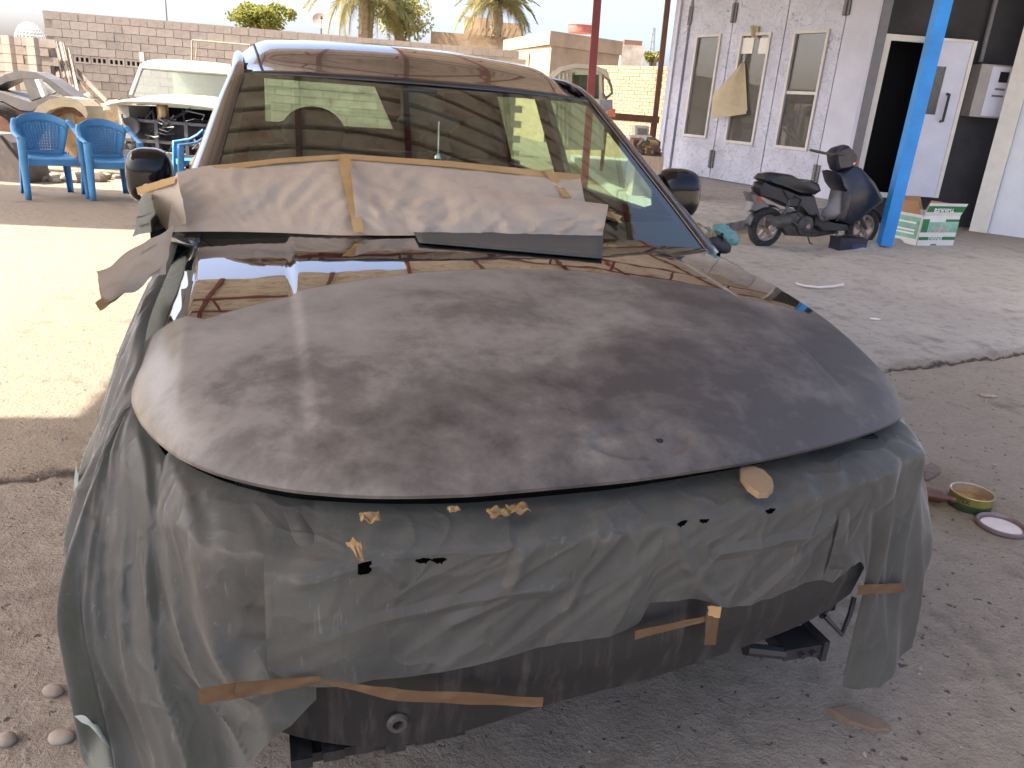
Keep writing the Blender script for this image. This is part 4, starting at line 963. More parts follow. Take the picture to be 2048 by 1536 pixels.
def film_sheet(path, N, M, amp, freq, skew, seed, holes=(), top_amp=0.006, mat='film', pull=0.0, pleat=0.009):
    L = [0.0]
    for a, b_ in zip(path, path[1:]): L.append(L[-1]+math.hypot(b_[0]-a[0], b_[1]-a[1]))
    tab = [(l, *q) for l, q in zip(L, path)]
    tot = L[-1]
    vs = []; 
    for j in range(M+1):
        v = j/M
        for i in range(N+1):
            x = tot*i/N; uo, s_o, zb = cr(tab, x)
            if abs(uo) < 0.80: eu = uo*0.985; es = herm(SF, eu)+0.045; ez = Zh(eu, herm(SF, eu)+0.045, False)-0.066
            else:
                f = sst(0.80, 0.93, abs(uo)); up = sst(1.70, 2.0, s_o) if uo < 0 else 0.0; eu = math.copysign(0.79+0.065*f-0.022*up*sst(1.9, 2.3, s_o)-0.006*up, uo); es = max(s_o, herm(SF, eu)+0.04); ez = Zh(eu, es, False)-0.072+0.050*f+0.050*up
            E = Vector((eu, es, ez)); Ot = Vector((uo, s_o, 0)); dr = Vector((uo-eu, s_o-es, 0)); dl = max(0.02, dr.length); dn = dr/dl
            # profile: flat top to the ridge, round over, fall to the hem
            sd = sst(0.66, 0.86, abs(uo)); out_ = Vector((uo, s_o, 0))
            if v < 0.18:
                q = v/0.18; P = E.lerp(out_ - dn*0.008 + Vector((0, 0, ez-0.012)), q*(1-0.62*sd)); P.z = ez-0.012*q-0.006*q**4-0.03*sd*q*q + (0.012*math.sin(q*math.pi)*sst(1.7, 2.0, s_o) if uo < 0 else 0)
            else:
                q = (v-0.18)/0.82; top = ez-0.018-0.03*sd; z = top + (zb-top)*q; k_ = (1-0.62*sd)+0.62*sd*sst(-0.25, 0.55, q)*1.0 if sd > 0 else 1.0; k0 = 0.62*sd*sst(-0.25, 0.55, 0.0); k_ -= k0*(1-min(1, q/0.55))
                P = Vector((eu, es, z)).lerp(Vector((uo, s_o, z)), k_) - dn*0.008*math.exp(-q/0.02)*(1-sd)
            wv = sst(0.02, 0.3, v); wp = 0.10*noise.noise(Vector((x*1.3+seed, v*1.6, 7.0)))+skew*0.10*v
            xx = x+wp; n1 = noise.noise(Vector((xx*freq+seed, v*0.30, seed))); n2 = noise.noise(Vector((xx*freq*2.6+seed*3, v*0.55, seed+5)))
            n3 = noise.noise(Vector((x*26+v*4*skew, v*1.2, seed+9))); n4 = noise.noise(Vector((xx*13+v*2*skew+seed, v*0.9, seed+20)))
            rg = (1-abs(n1)*2.6); rg2 = (1-abs(n2)*2.8)
            fall = sst(0.14, 0.75, v)
            amp_ = amp*(1-0.75*sst(1.6, 2.0, s_o))
            P += dn*(amp_*(0.25+0.75*fall)*(rg*0.9+rg2*0.5-0.6)*wv + (n3*0.0035+pleat*(0.5-abs(n4)*2.2)*(1-0.5*v))*wv)
            if N == 400 and v > 0.2: P += dn*0.007*crease(P.x, P.z)
            cz_ = noise.noise(Vector((x*9+seed, v*9, 2))); P.z += top_amp*sst(0.02, 0.12, v)*(1-sst(0.15, 0.4, v))*(n4*1.6+n3*0.8+cz_*0.4)
            P += dn*pull*math.sin(x*9+v*6+seed)*fall
            vs.append(P)
    b = MB(); b.v = [tuple(p) for p in vs]
    for j in range(M):
        for i in range(N):
            c = (vs[j*(N+1)+i]+vs[(j+1)*(N+1)+i+1])*0.5
            if j/M > 0.2 and any(((c.x-h[0])/h[2])**2+((c.z-h[1])/h[3])**2 < 1+0.25*math.sin(math.atan2(c.z-h[1], c.x-h[0])*5) for h in holes): continue
            b.f.append((j*(N+1)+i, j*(N+1)+i+1, (j+1)*(N+1)+i+1, (j+1)*(N+1)+i))
    return b.build('film_sheet', MT[mat], film, smooth=180, fix=False)
hl = car_s(728, 1098, 1.185)
sm = [car_s(850, 1099, 1.175), car_s(882, 1098, 1.175), car_s(1350, 1027, 1.21), car_s(1395, 1022, 1.215), car_s(1520, 1000, 1.24)]
holes = [(hl.x, hl.z-0.022, 0.010, 0.021)] + [(p.x, p.z-(0.024 if k < 2 else 0.004), 0.011, 0.005) for k, p in enumerate(sm)]
front = [(-0.63, 1.185, 0.665), (-0.57, 1.168, 0.640), (-0.514, 1.178, 0.622), (-0.468, 1.185, 0.618), (-0.28, 1.175, 0.640), (-0.10, 1.18, 0.652), (-0.035, 1.183, 0.662), (-0.015, 1.184, 0.70), (0.05, 1.19, 0.695), (0.10, 1.195, 0.682), (0.16, 1.202, 0.655), (0.28, 1.222, 0.652), (0.393, 1.25, 0.645), (0.45, 1.268, 0.625), (0.52, 1.29, 0.64)]
left = [(-0.56, 1.215, 0.585), (-0.62, 1.225, 0.545), (-0.68, 1.25, 0.43), (-0.75, 1.295, 0.33), (-0.83, 1.365, 0.25), (-0.915, 1.43, 0.29), (-0.953, 1.50, 0.40), (-0.962, 1.65, 0.45), (-0.965, 1.9, 0.50), (-0.96, 2.2, 0.55), (-0.94, 2.6, 0.60), (-0.93, 3.0, 0.65)]
right = [(0.40, 1.262, 0.66), (0.50, 1.285, 0.655), (0.56, 1.30, 0.60), (0.60, 1.325, 0.50), (0.63, 1.345, 0.26), (0.66, 1.355, 0.243), (0.75, 1.36, 0.245), (0.85, 1.375, 0.275), (0.92, 1.44, 0.31), (0.965, 1.58, 0.32), (0.985, 1.75, 0.33), (0.98, 2.2, 0.38), (0.95, 2.5, 0.42)]
film_sheet(left, 320, 110, 0.062, 5.2, 1.6, 3.1, pull=0.006, top_amp=0.012, pleat=0.018)
film_sheet(front, 400, 170, 0.015, 2.4, 1.8, 11.7, holes, pleat=0.003)
film_sheet(right, 170, 70, 0.030, 4.2, -1.2, 23.3)
def px_patch(mb, corners, fn3, nu=10, nv=6, wob=None):  # corners: photo points TL TR BR BL, fn3 gives the place in the car's own frame
    def fn(i, j):
        a = [corners[0][k]*(1-i)+corners[1][k]*i for k in (0, 1)]; c = [corners[3][k]*(1-i)+corners[2][k]*i for k in (0, 1)]
        p = fn3(a[0]*(1-j)+c[0]*j, a[1]*(1-j)+c[1]*j, i, j)
        return p + wob(i, j) if wob else p
    return mb.grid(fn, nu, nv)
def on_u(u0, u1=None): return lambda x, y, i, j: (lambda d: d[0] + d[1]*(((u0 if u1 is None else u0+(u1-u0)*j)-d[0].x)/d[1].x))(car_ray(x, y))
def on_s(s0, s1=None): return lambda x, y, i, j: car_s(x, y, s0 if s1 is None else s0+(s1-s0)*i)
wbl = lambda s, a: (lambda i, j: Vector((0.3*a*noise.noise(Vector((i*3+s, j*3, 1))), a*noise.noise(Vector((i*4+s, j*2, 2))), a*noise.noise(Vector((i*3, j*4+s, 3))))))
# torn flap beside the hole, film flaps coloured pale to show backlight, left and bottom corner
px_patch(MB(), [(690, 1083), (721, 1082), (728, 1122), (722, 1122)], on_s(1.150), 6, 6, wbl(3, 0.01)).build('torn_flap', MT['tape'], film, smooth=180)
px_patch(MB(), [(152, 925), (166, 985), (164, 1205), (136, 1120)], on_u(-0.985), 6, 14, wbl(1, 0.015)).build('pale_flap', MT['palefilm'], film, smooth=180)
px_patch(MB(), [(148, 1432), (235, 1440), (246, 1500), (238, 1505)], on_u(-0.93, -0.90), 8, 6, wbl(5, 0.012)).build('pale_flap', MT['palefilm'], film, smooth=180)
for cs_, sf_ in (([(395, 1378), (470, 1364), (470, 1398), (400, 1410)], on_s(1.165, 1.16)), ([(470, 1364), (640, 1352), (642, 1366), (470, 1398)], on_s(1.16, 1.155)), ([(640, 1360), (800, 1378), (795, 1402), (640, 1366)], on_s(1.145)), ([(795, 1378), (1087, 1395), (1085, 1414), (792, 1402)], on_s(1.145)),
                 ([(1715, 1170), (1808, 1166), (1808, 1184), (1716, 1190)], on_s(1.285, 1.36)), ([(1414, 1222), (1440, 1214), (1432, 1290), (1408, 1290)], on_s(1.165, 1.175)), ([(1270, 1262), (1420, 1230), (1420, 1240), (1270, 1280)], on_s(1.16, 1.17))):
    px_patch(MB(), cs_, sf_, 12, 4, wbl(cs_[0][0], 0.0025)).build('tape_strip', MT['tapedark'], film, smooth=180)
px_patch(MB(), [(1415, 1213), (1443, 1213), (1440, 1236), (1418, 1232)], on_s(1.158), 4, 3, wbl(7, 0.006)).build('tape_strip', MT['tape'], film, smooth=180)
# kraft paper over the lower windshield
def Sp(u, s): return max(Zh(max(-0.86, min(0.86, u)), s) if s < 2.7 else 0, Zw(u, s) if s > 2.3 else 0)
paper = thing('masking_paper', 'brown kraft masking paper taped across the lower windshield', 'masking paper', M=CARM)
def strip_fn(top, bot, lift, amp, seed):
    def fn(i, j):
        xa = top[0][0]+(top[-1][0]-top[0][0])*i; ya = herm(top, xa); xb = bot[0][0]+(bot[-1][0]-bot[0][0])*i; yb = herm(bot, xb)
        x = xa*(1-j)+xb*j; y = ya*(1-j)+yb*j; p = car_on(x, y, Sp, 1.6, 4.0)
        n1 = noise.noise(Vector((i*7+seed, j*1.6+i*2, seed))); n2 = noise.noise(Vector((i*16+j*3, j*4, seed+3)))
        k = (1-abs(n1)*2.2)*0.6 + (1-abs(n2)*2.2)*0.4
        d = (CARI @ O - p).normalized()
        return p + d*(lift(i, j) + amp*k*sst(0.0, 0.15, j)*(1-0.6*sst(0.8, 1.0, j)) + 0.03*math.exp(-i*9))
    return fn
TA = [(352, 345), (420, 331), (560, 322), (690, 312), (900, 328), (1060, 343), (1160, 353)]
BA = [(335, 464), (430, 463), (540, 465), (700, 471), (830, 471), (1000, 471), (1170, 404)]
MB().grid(strip_fn(TA, BA, lambda i, j: 0.012+0.022*math.sin(j*math.pi)*(1-0.5*j)+0.004*j, 0.024, 4.0), 110, 26).build('paper_sheet', MT['kraft'], paper, smooth=180)
TB = [(700, 330), (745, 368), (850, 383), (957, 377), (1080, 392), (1217, 409)]; BB = [(715, 470), (850, 471), (1000, 471), (1205, 471)]
MB().grid(strip_fn(TB, BB, lambda i, j: (0.03+0.05*i)*(1-0.8*j)+0.03*math.sin(j*3.1)*(1-0.4*j), 0.026, 9.0), 60, 18).build('paper_sheet', MT['kraft'], paper, smooth=180)
# wrap round the left pillar to the mirror, and the grey film hanging below it
px_patch(MB(), [(275, 385), (356, 345), (372, 452), (335, 462)], lambda x, y, i, j: car_s(x, y, 2.72-0.2*i-0.1*j), 14, 10, wbl(8, 0.02)).build('paper_wrap', MT['kraft'], paper, smooth=180)
px_patch(MB(), [(272, 375), (350, 352), (350, 366), (276, 390)], lambda x, y, i, j: car_s(x, y, 2.70-0.2*i), 8, 3).build('tape_strip', MT['tape'], paper, smooth=180)
def tape_on(corners, lift, nu=20, nv=3, kind='tape'):
    def f3(x, y, i, j): p = car_on(x, y, Sp, 1.6, 4.0); return p + (CARI @ O - p).normalized()*lift
    px_patch(MB(), corners, f3, nu, nv).build('tape_strip', MT[kind], paper, smooth=180)
tape_on([(372, 338), (560, 316), (560, 326), (372, 352)], 0.03); tape_on([(560, 316), (692, 308), (692, 318), (560, 326)], 0.03)
tape_on([(692, 308), (900, 322), (900, 334), (692, 318)], 0.03); tape_on([(900, 322), (1160, 349), (1160, 362), (900, 334)], 0.03)
tape_on([(676, 314), (700, 312), (728, 464), (708, 465)], 0.07, 4, 14); tape_on([(1086, 340), (1104, 338), (1143, 396), (1126, 394)], 0.045, 4, 8)
tape_on([(1205, 420), (1245, 432), (1238, 440), (1205, 430)], 0.03, 4, 2); tape_on([(1218, 424), (1226, 424), (1246, 446), (1238, 446)], 0.034, 4, 2)
px_patch(MB(), [(284, 392), (340, 378), (352, 450), (264, 474)], on_u(-0.90), 12, 12, wbl(12, 0.025)).build('fender_film', MT['film'], film, smooth=180)
fp = thing('fender_paper', 'crumpled kraft paper hanging off the left fender by the sunlit ground', 'masking paper', M=CARM)
def fpf(x, y, i, j):
    u = -0.82-0.10*(1-i)*1.0-0.01*j; o, d = car_ray(x, y); return o+d*((u-o.x)/d.x)
px_patch(MB(), [(192, 543), (345, 450), (332, 548), (207, 606)], fpf, 20, 12, wbl(15, 0.022)).build('paper_sheet', MT['kraft'], fp, smooth=180)
px_patch(MB(), [(190, 606), (262, 566), (262, 578), (200, 622)], lambda x, y, i, j: (lambda o, d: o+d*((-0.935+0.03*i-o.x)/d.x))(*car_ray(x, y)), 10, 4, wbl(18, 0.006)).build('tape_strip', MT['tape'], fp, smooth=180)
px_patch(MB(), [(196, 545), (258, 560), (262, 578), (200, 612)], lambda x, y, i, j: (lambda o, d: o+d*((-0.94+0.03*i-o.x)/d.x))(*car_ray(x, y)), 10, 8, wbl(21, 0.02)).build('paper_sheet', MT['kraft'], fp, smooth=180)
# dark strip added on the rear of the hood in place of shading
gs = thing('shade_strip', 'dark strip built for the shade on the glossy hood below the paper', 'plastic strip', M=CARM)
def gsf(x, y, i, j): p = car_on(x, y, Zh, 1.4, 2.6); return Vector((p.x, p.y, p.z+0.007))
px_patch(MB(), [(828, 470), (1207, 466), (1204, 522), (838, 490)], gsf, 24, 8).build('strip_sheet', simple('shade_strip_grey', (0.05, 0.052, 0.05), 0.6, 0.15, 5), gs, smooth=180, solid=0.003)
MT['tapescrap'] = paper_mat('yellow_tape_scrap', (0.20, 0.13, 0.055), (0.30, 0.20, 0.09), 0.2)
# bits lying on the film
sp = thing('wooden_spatula', 'tan oval wooden spreader tucked under the front hood edge', 'spreader', M=CARM)
c = car_z(1510, 968, 0.853); b = MB()
ol = [(1478, 945), (1500, 942), (1525, 952), (1541, 968), (1545, 985), (1535, 996), (1515, 997), (1495, 983), (1480, 962)]
P_ = [car_z(x, y, 0.880) for x, y in ol]; b.ext([(p.x, p.y, p.z) for p in P_], (0, 0, 0.012)); b.build('blade', simple('tan_wood', (0.19, 0.13, 0.075), 0.7, 0.15, 12), sp)
for k, (x, y, r, lab) in enumerate(((740, 1048, 0.013, 'lone crumpled scrap of yellow tape above the torn hole'), (907, 1031, 0.008, 'smallest scrap of yellow tape on the film'), (995, 1038, 0.014, 'left one of the two yellow tape scraps lying side by side'), (1035, 1030, 0.015, 'right one of the two yellow tape scraps lying side by side'))):
    p = car_z(x, y, 0.872); b = MB(); b.m = Matrix.Translation(p)
    b.grid(lambda i, j: ((i-0.5)*2.2*r, (j-0.5)*1.8*r, 0.012+r*0.8*noise.noise(Vector((i*3+k, j*3, k)))), 7, 6)
    o = b.build('tape_scrap', MT['tapescrap'], label=lab, cat='tape scrap', group='tape scraps on the film', smooth=60, solid=0.002); o.matrix_world = CARM
# things on the right fender
def Zf(u, s): return 1.05 - 0.0*u
bgp = thing('plastic_bag', 'crumpled teal plastic bag lying on the right fender', 'plastic bag', M=CARM)
c = car_s(1447, 470, 2.62); b = MB()
def bf(p): n = noise.noise(p*22); n2 = noise.noise(p*55); return 1+0.55*n+0.3*n2
b.ball((c.x, 2.62, c.z), (0.055, 0.05, 0.036), 30, 20, bf); b.build('bag_film', MT['bag'], bgp, smooth=25)
pt = thing('paper_scraps', 'crumpled cream tape and paper scraps beside the teal bag', 'paper scraps', M=CARM)
for k, (x, y) in enumerate(((1408, 466), (1425, 474))):
    c = car_s(x, y, 2.60); b = MB(); b.m = Matrix.Translation(c) @ Matrix.Rotation(0.7+k*0.5, 4, 'Y')
    b.grid(lambda i, j: ((i-0.5)*0.09, 0.02*noise.noise(Vector((i*3, j*2, k))), (j-0.5)*0.022+0.015*noise.noise(Vector((i*3+5, j, k)))), 9, 3); b.build('scrap', MT['paperyellow'], pt, smooth=60, solid=0.002)
dc = thing('dark_cloth', 'bunched dark cloth on the right fender under the teal bag', 'cloth', M=CARM)
c = car_s(1436, 490, 2.58); b = MB(); b.ball((c.x, 2.58, c.z), (0.055, 0.045, 0.026), 26, 16, lambda p: 1+0.45*noise.noise(p*26)); b.build('cloth_fold', simple('dark_cloth', (0.03, 0.032, 0.04), 0.9, 0.3, 20), dc, smooth=40)
# ================================================================== SCOOTER
def gh(p): return ground_h(p.x, p.y)
SR = gz(1527, 494, 0.0); SFr = gy(1716, 484, 10.35)
SP = Plane((SR.x, SR.y), (SFr.x, SFr.y))
if SP.n.dot(O-SP.o) < 0: SP.n = -SP.n
srot = math.atan2(SP.e.y, SP.e.x)
sc = thing('motor_scooter', 'worn navy motor scooter with a black seat parked by the booth platform', 'scooter', (SR.x, SR.y, 0), srot)
def c6(x, y):
    a, z = SP.at(1400+x/3.657, 260+y/3.657); return Vector((a, 0, z))
def sprof(name, pts, hw_, mat, parent=sc, taper=0.75, smooth=None, dy=0.0):
    P_ = [c6(*p) for p in pts]; n = len(P_); c = sum(P_, Vector())/n; b = MB()
    rings = [(-hw_, taper), (-hw_*0.75, 0.93), (0, 1.0), (hw_*0.75, 0.93), (hw_, taper)]
    for y, k in rings: b.v += [tuple(c+(p-c)*k+Vector((0, y+dy, 0))) for p in P_]
    for r in range(4):
        for i in range(n): b.f.append((r*n+i, r*n+(i+1) % n, (r+1)*n+(i+1) % n, (r+1)*n+i))
    b.f += [tuple(range(n))[::-1], tuple(range(4*n, 5*n))]
    return b.build(name, mat, parent, smooth=35)
def swheel(cx, cy, bx, by):
    c = c6(cx, cy); r = c.z-c6(bx, by).z; w = 0.05
    t = MB().lathe([(r-0.085, -w*0.8), (r-0.04, -w), (r-0.008, -w*0.6), (r, 0), (r-0.008, w*0.6), (r-0.04, w), (r-0.085, w*0.8), (r-0.085, -w*0.8)], c, 'Y', 36).build('wheel', MT['rubber'], sc, smooth=40)
    b = MB().lathe([(r-0.083, -0.035), (r-0.105, -0.03), (r-0.105, 0.03), (r-0.083, 0.035)], c, 'Y', 32)
    for k in range(5):
        a = k*math.tau/5+0.4; d = Vector((math.cos(a), 0, math.sin(a))); b.obox(c+d*(r-0.1)*0.5, d*(r-0.1)*0.5, (0, 0.018, 0), d.cross(Vector((0, 1, 0)))*0.02)
    b.lathe([(0.0, -0.04), (0.045, -0.04), (0.045, 0.04), (0.0, 0.04)], c, 'Y', 16); b.build('rim', MT['alloy'], t, smooth=40)
    return c, r
rc, rr = swheel(480, 712, 470, 857); fc, fr_ = swheel(1183, 714, 1190, 858)
sprof('seat', [(408, 352), (440, 318), (520, 306), (640, 322), (725, 372), (790, 362), (845, 392), (860, 442), (815, 472), (700, 468), (560, 412), (430, 372)], 0.13, MT['seat'])
sprof('rear_body', [(385, 415), (430, 368), (560, 408), (700, 465), (812, 470), (838, 560), (858, 645), (790, 640), (720, 560), (610, 560), (500, 505), (400, 475)], 0.12, MT['blackplastic'])
sprof('front_shield', [(930, 290), (1000, 302), (1075, 248), (1130, 258), (1232, 368), (1306, 500), (1290, 522), (1185, 600), (1110, 668), (1045, 690), (918, 655), (962, 600), (1002, 440), (950, 372)], 0.17, MT['scoot'])
sprof('leg_panel', [(1002, 432), (1040, 436), (1015, 560), (985, 650), (922, 652), (966, 590)], 0.01, MT['scoot'], dy=-0.175)
sprof('handlebar_cowl', [(948, 165), (985, 128), (1055, 106), (1098, 148), (1128, 188), (1112, 240), (1070, 285), (975, 298), (955, 240)], 0.10, MT['scoot'])
sprof('floorboard', [(800, 620), (860, 650), (1045, 680), (1060, 730), (830, 735), (790, 690)], 0.13, MT['blackplastic'])
sprof('engine_case', [(600, 610), (700, 590), (860, 655), (1010, 715), (1005, 755), (830, 782), (620, 772), (560, 700)], 0.07, MT['cast'])
e = c6(735, 690); MB().lathe([(0.0, -0.13), (0.06, -0.13), (0.075, -0.11), (0.115, -0.10), (0.125, -0.07), (0.125, 0.0)], e, 'Y', 24).build('fan_cover', MT['cast'], sc, smooth=40)
p0, p1 = c6(445, 675), c6(625, 640); b = MB(); b.tube([p0+Vector((0, -0.14, 0)), p0+(p1-p0)*0.06+Vector((0, -0.14, 0)), p0+(p1-p0)*0.8+Vector((0, -0.13, 0)), p1+Vector((0, -0.10, -0.01))], [0.06, 0.078, 0.075, 0.03], 14)
b.tube([p1+Vector((0, -0.10, -0.02)), c6(720, 720)+Vector((0, -0.1, 0)), c6(850, 740)+Vector((0, -0.06, 0))], 0.016, 8); ex = b.build('exhaust', MT['cast'], sc, smooth=50)
MB().lathe([(0.0, 0.0), (0.045, 0.0), (0.05, 0.02)], c6(455, 700)+Vector((0, -0.21, 0)), 'Y', 14).build('exhaust_guard', MT['alloy'], ex)
sprof('tail_panel', [(330, 448), (385, 452), (440, 505), (500, 560), (440, 570), (375, 600), (328, 590), (355, 520)], 0.08, MT['greyshell'])
sprof('tail_lamp', [(385, 470), (425, 490), (415, 530), (390, 515)], 0.085, MT['red'])
sprof('rear_carrier', [(405, 382), (440, 372), (560, 425), (600, 470), (560, 480), (430, 430)], 0.09, MT['blackplastic'])
b = MB(); w_ = 0.055
for nm, c, r, a0, a1 in (('front_mudguard', fc, fr_+0.025, 0.25, 2.5), ('rear_mudguard', rc, rr+0.03, 1.2, 3.1)):
    MB().grid(lambda i, j: (c.x+math.cos(a0+(a1-a0)*i)*r, (j-0.5)*0.13, c.z+math.sin(a0+(a1-a0)*i)*r-0.02*(2*j-1)**2), 14, 6).build(nm, MT['blackplastic'], sc, smooth=180, solid=0.006)
b = MB()
for sg in (-1, 1): b.tube([c6(1110, 560)+Vector((0, sg*0.075, 0)), fc+Vector((0, sg*0.075, 0))], 0.022, 8)
b.build('fork', MT['cast'], sc)
b = MB(); g0 = c6(960, 175); b.tube([g0+Vector((-0.07, -0.31, 0.02)), g0+Vector((-0.02, -0.10, 0)), g0+Vector((-0.02, 0.10, 0)), g0+Vector((-0.07, 0.31, 0.02))], 0.017, 8); b.build('handlebar', MT['blackplastic'], sc)
b = MB(); b.tube([c6(945, 165)+Vector((0, -0.12, 0)), c6(868, 176)+Vector((0, -0.2, 0))], 0.012, 6); b.build('brake_lever', MT['cast'], sc)
MB().tube([c6(750, 770)+Vector((0, -0.1, 0)), c6(748, 812)+Vector((0, -0.14, 0)), c6(765, 818)+Vector((0, -0.14, 0))], 0.009, 6).build('stand', MT['cast'], sc)
q = c6(1076, 238); MB().ball(q+Vector((0.02, -0.09, 0)), (0.028, 0.012, 0.02), 10, 8).build('head_lamp', MT['white'], sc); q = c6(1106, 232); MB().ball(q+Vector((0, -0.085, 0)), (0.02, 0.02, 0.03), 10, 8).build('turn_lamp', MT['red'], sc)
b = MB(); A_, B_ = c6(610, 500)+Vector((0, -0.12, 0)), c6(560, 650)+Vector((0, -0.11, 0))
for k in range(9): b.lathe([(0.018, -0.006), (0.034, 0.0), (0.018, 0.006)], A_.lerp(B_, k/8), 'Z', 12)
b.tube([A_, B_], 0.012, 6); b.build('shock_absorber', MT['steel'], sc, kind='stuff')
b = MB()
for k in range(7): q = c6(845+k*18, 690+k*4); b.obox(q+Vector((0, -0.075, 0)), (0.006, 0, 0), (0, 0.03, 0), (0, 0, 0.05))
b.build('cooling_fins', MT['cast'], sc, kind='stuff')
MB().lathe([(0.0, -0.155), (0.028, -0.155), (0.032, -0.145), (0.032, -0.13)], e, 'Y', 16).build('fan_hub', MT['alloy'], sc)
sprof('shield_badge', [(1085, 300), (1110, 310), (1108, 322), (1082, 314)], 0.002, MT['chrome'], dy=-0.165)
b = MB()
for pts in ([(640, 470), (690, 500), (660, 600), (700, 640)], [(800, 600), (830, 660), (870, 670), (855, 620)], [(560, 430), (600, 500), (660, 480)]): b.tube([c6(*p)+Vector((0, -0.13, 0)) for p in pts], 0.007, 5)
b.build('cables', MT['black'], sc)

# ---- battery, thinner carton
bt = thing('truck_battery', 'dark blue truck battery on the floor in front of the scooter wheel', 'battery', gy(1689, 520, 9.85)[:2]+(0.0,), R_(18))
MB().box((-0.2, -0.1, 0.0), (0.2, 0.1, 0.17)).build('battery_case', MT['batt'], bt)
MB().box((-0.205, -0.105, 0.172), (0.205, 0.105, 0.20)).build('battery_lid', MT['blackplastic'], bt)
b = MB().tube([(-0.13, -0.02, 0.2), (-0.12, -0.02, 0.225), (0.12, -0.02, 0.225), (0.13, -0.02, 0.2)], 0.008, 6); b.build('carry_handle', MT['rubber'], bt)
MB().box((-0.02, -0.104, 0.06), (0.19, -0.1015, 0.13)).build('battery_label', simple('blue_label', (0.03, 0.04, 0.13), 0.5, 0.3, 20), bt)
for x in (-0.15, 0.15): MB().lathe([(0.0, 0.0), (0.018, 0.0), (0.015, 0.03), (0.0, 0.03)], (x, 0.06, 0.2), 'Z', 10).build('terminal', MT['steel'], bt)
BZ = 0.03
B0, B1, B2 = gz(1832, 498, BZ), gz(1904, 497, BZ), gz(1808, 483, BZ)
FP = Plane((B0.x, B0.y), (B1.x, B1.y)); FN = FP.n if FP.n.dot(O-FP.o) > 0 else -FP.n
def c7(x, y): return FP.at(1780+x/7.642, 360+y/7.642)
BW = (B1-B0).length; BD = Vector((B2.x-B0.x, B2.y-B0.y, 0)); BD = -FN*BD.length*0.85 + FP.e*(-0.0)
BH = c7(500, 545)[1]
bx = thing('thinner_carton', 'open green and white cardboard carton of thinner on the floor beside the blue pole', 'carton')
def bp(a, z, d=0.0, o=0.0): return Vector((B0.x, B0.y, 0)) + FP.e*a + BD*d + FN*o + Vector((0, 0, z))
def bq(b, a0, z0, a1, z1, o): return b.ext([bp(a0, z0, 0, o), bp(a1, z0, 0, o), bp(a1, z1, 0, o), bp(a0, z1, 0, o)], FN*0.0012)
b = MB(); th = FN*-0.006
b.ext([bp(0, BZ), bp(BW, BZ), bp(BW, BH), bp(0, BH)], th); b.ext([bp(0, BZ, 1), bp(BW, BZ, 1), bp(BW, BH, 1), bp(0, BH, 1)], -th)
b.ext([bp(0, BZ, .03), bp(0, BZ, .97), bp(0, BH, .97), bp(0, BH, .03)], FP.e*0.006); b.ext([bp(BW, BZ, .03), bp(BW, BZ, .97), bp(BW, BH, .97), bp(BW, BH, .03)], FP.e*-0.006)
b.ext([bp(0, BZ, .03), bp(BW, BZ, .03), bp(BW, BZ, .97), bp(0, BZ, .97)], (0, 0, 0.006)); b.build('carton_body', MT['boxwhite'], bx)
FH = c7(520, 345)[1]; 
MB().ext([bp(0.012, BH+0.002), bp(BW*1.0, BH+0.002), bp(BW*1.03, FH, 0, 0.05), bp(-0.004, FH, 0, 0.05)], th).build('front_flap', MT['boxwhite'], bx)
MB().ext([bp(0, BH+0.002, .1), bp(0, BH+0.002, .9), bp(0.02, FH-0.01, .9), bp(0.015, FH-0.01, .25)], FP.e*0.006).build('side_flap', MT['card'], bx)
MB().ext([bp(0.02, BH+0.002, 1), bp(BW-0.02, BH+0.002, 1), bp(BW-0.08, FH+0.015, 1.08), bp(0.05, FH+0.015, 1.08)], -th).build('rear_flap', MT['card'], bx)
MB().ext([bp(BW, BH+0.002, .05), bp(BW, BH+0.002, .95), bp(BW+0.05, FH-0.03, .9), bp(BW+0.05, FH-0.03, .1)], FP.e*-0.006).build('side_flap', MT['card'], bx)
hz = BH-BZ; pr = MB()
bq(pr, 0, BZ+hz*0.27, BW, BZ+hz*0.365, 0.001); bq(pr, 0.0, BZ+hz*0.50, BW*0.18, BZ+hz*0.90, 0.001); bq(pr, BW*0.62, BZ+hz*0.82, BW, BZ+hz*0.90, 0.001)
fo = 0.05/(FH-BH)
def fl(z): return (z-BH)*fo
z0, z1 = BH+(FH-BH)*0.30, BH+(FH-BH)*0.78
pr.ext([bp(0.004, z0, 0, fl(z0)+0.001), bp(BW*1.012, z0, 0, fl(z0)+0.001), bp(BW*1.022, z1, 0, fl(z1)+0.001), bp(0.0, z1, 0, fl(z1)+0.001)], FN*0.001)
pr.build('green_band', MT['green'], bx)
pg = MB(); bq(pg, BW*0.19, BZ+hz*0.50, BW, BZ+hz*0.81, 0.001)
pg.ext([bp(-0.001, BZ+hz*0.28, .06), bp(-0.001, BZ+hz*0.28, .94), bp(-0.001, BZ+hz*0.92, .94), bp(-0.001, BZ+hz*0.92, .06)], FP.e*-0.001); pg.build('printed_panel', MT['palegreen'], bx)
pk = MB(); pk.ext([bp(BW*(0.5+0.2*math.cos(a*math.tau/16)), BZ+hz*(0.60+0.085*math.sin(a*math.tau/16)), 0, 0.0025) for a in range(16)], FN*0.001); pk.build('printed_picture', simple('dull_pink_print', (0.40, 0.33, 0.29), 0.7, 0.3, 30), bx)
ws_ = MB()
for zz in (0.40, 0.50, 0.72): ws_.ext([bp(-0.0025, BZ+hz*zz, .15), bp(-0.0025, BZ+hz*zz, .85), bp(-0.0025, BZ+hz*(zz+0.05), .85), bp(-0.0025, BZ+hz*(zz+0.05), .15)], FP.e*-0.001)
ws_.build('white_stripe', MT['white'], bx)
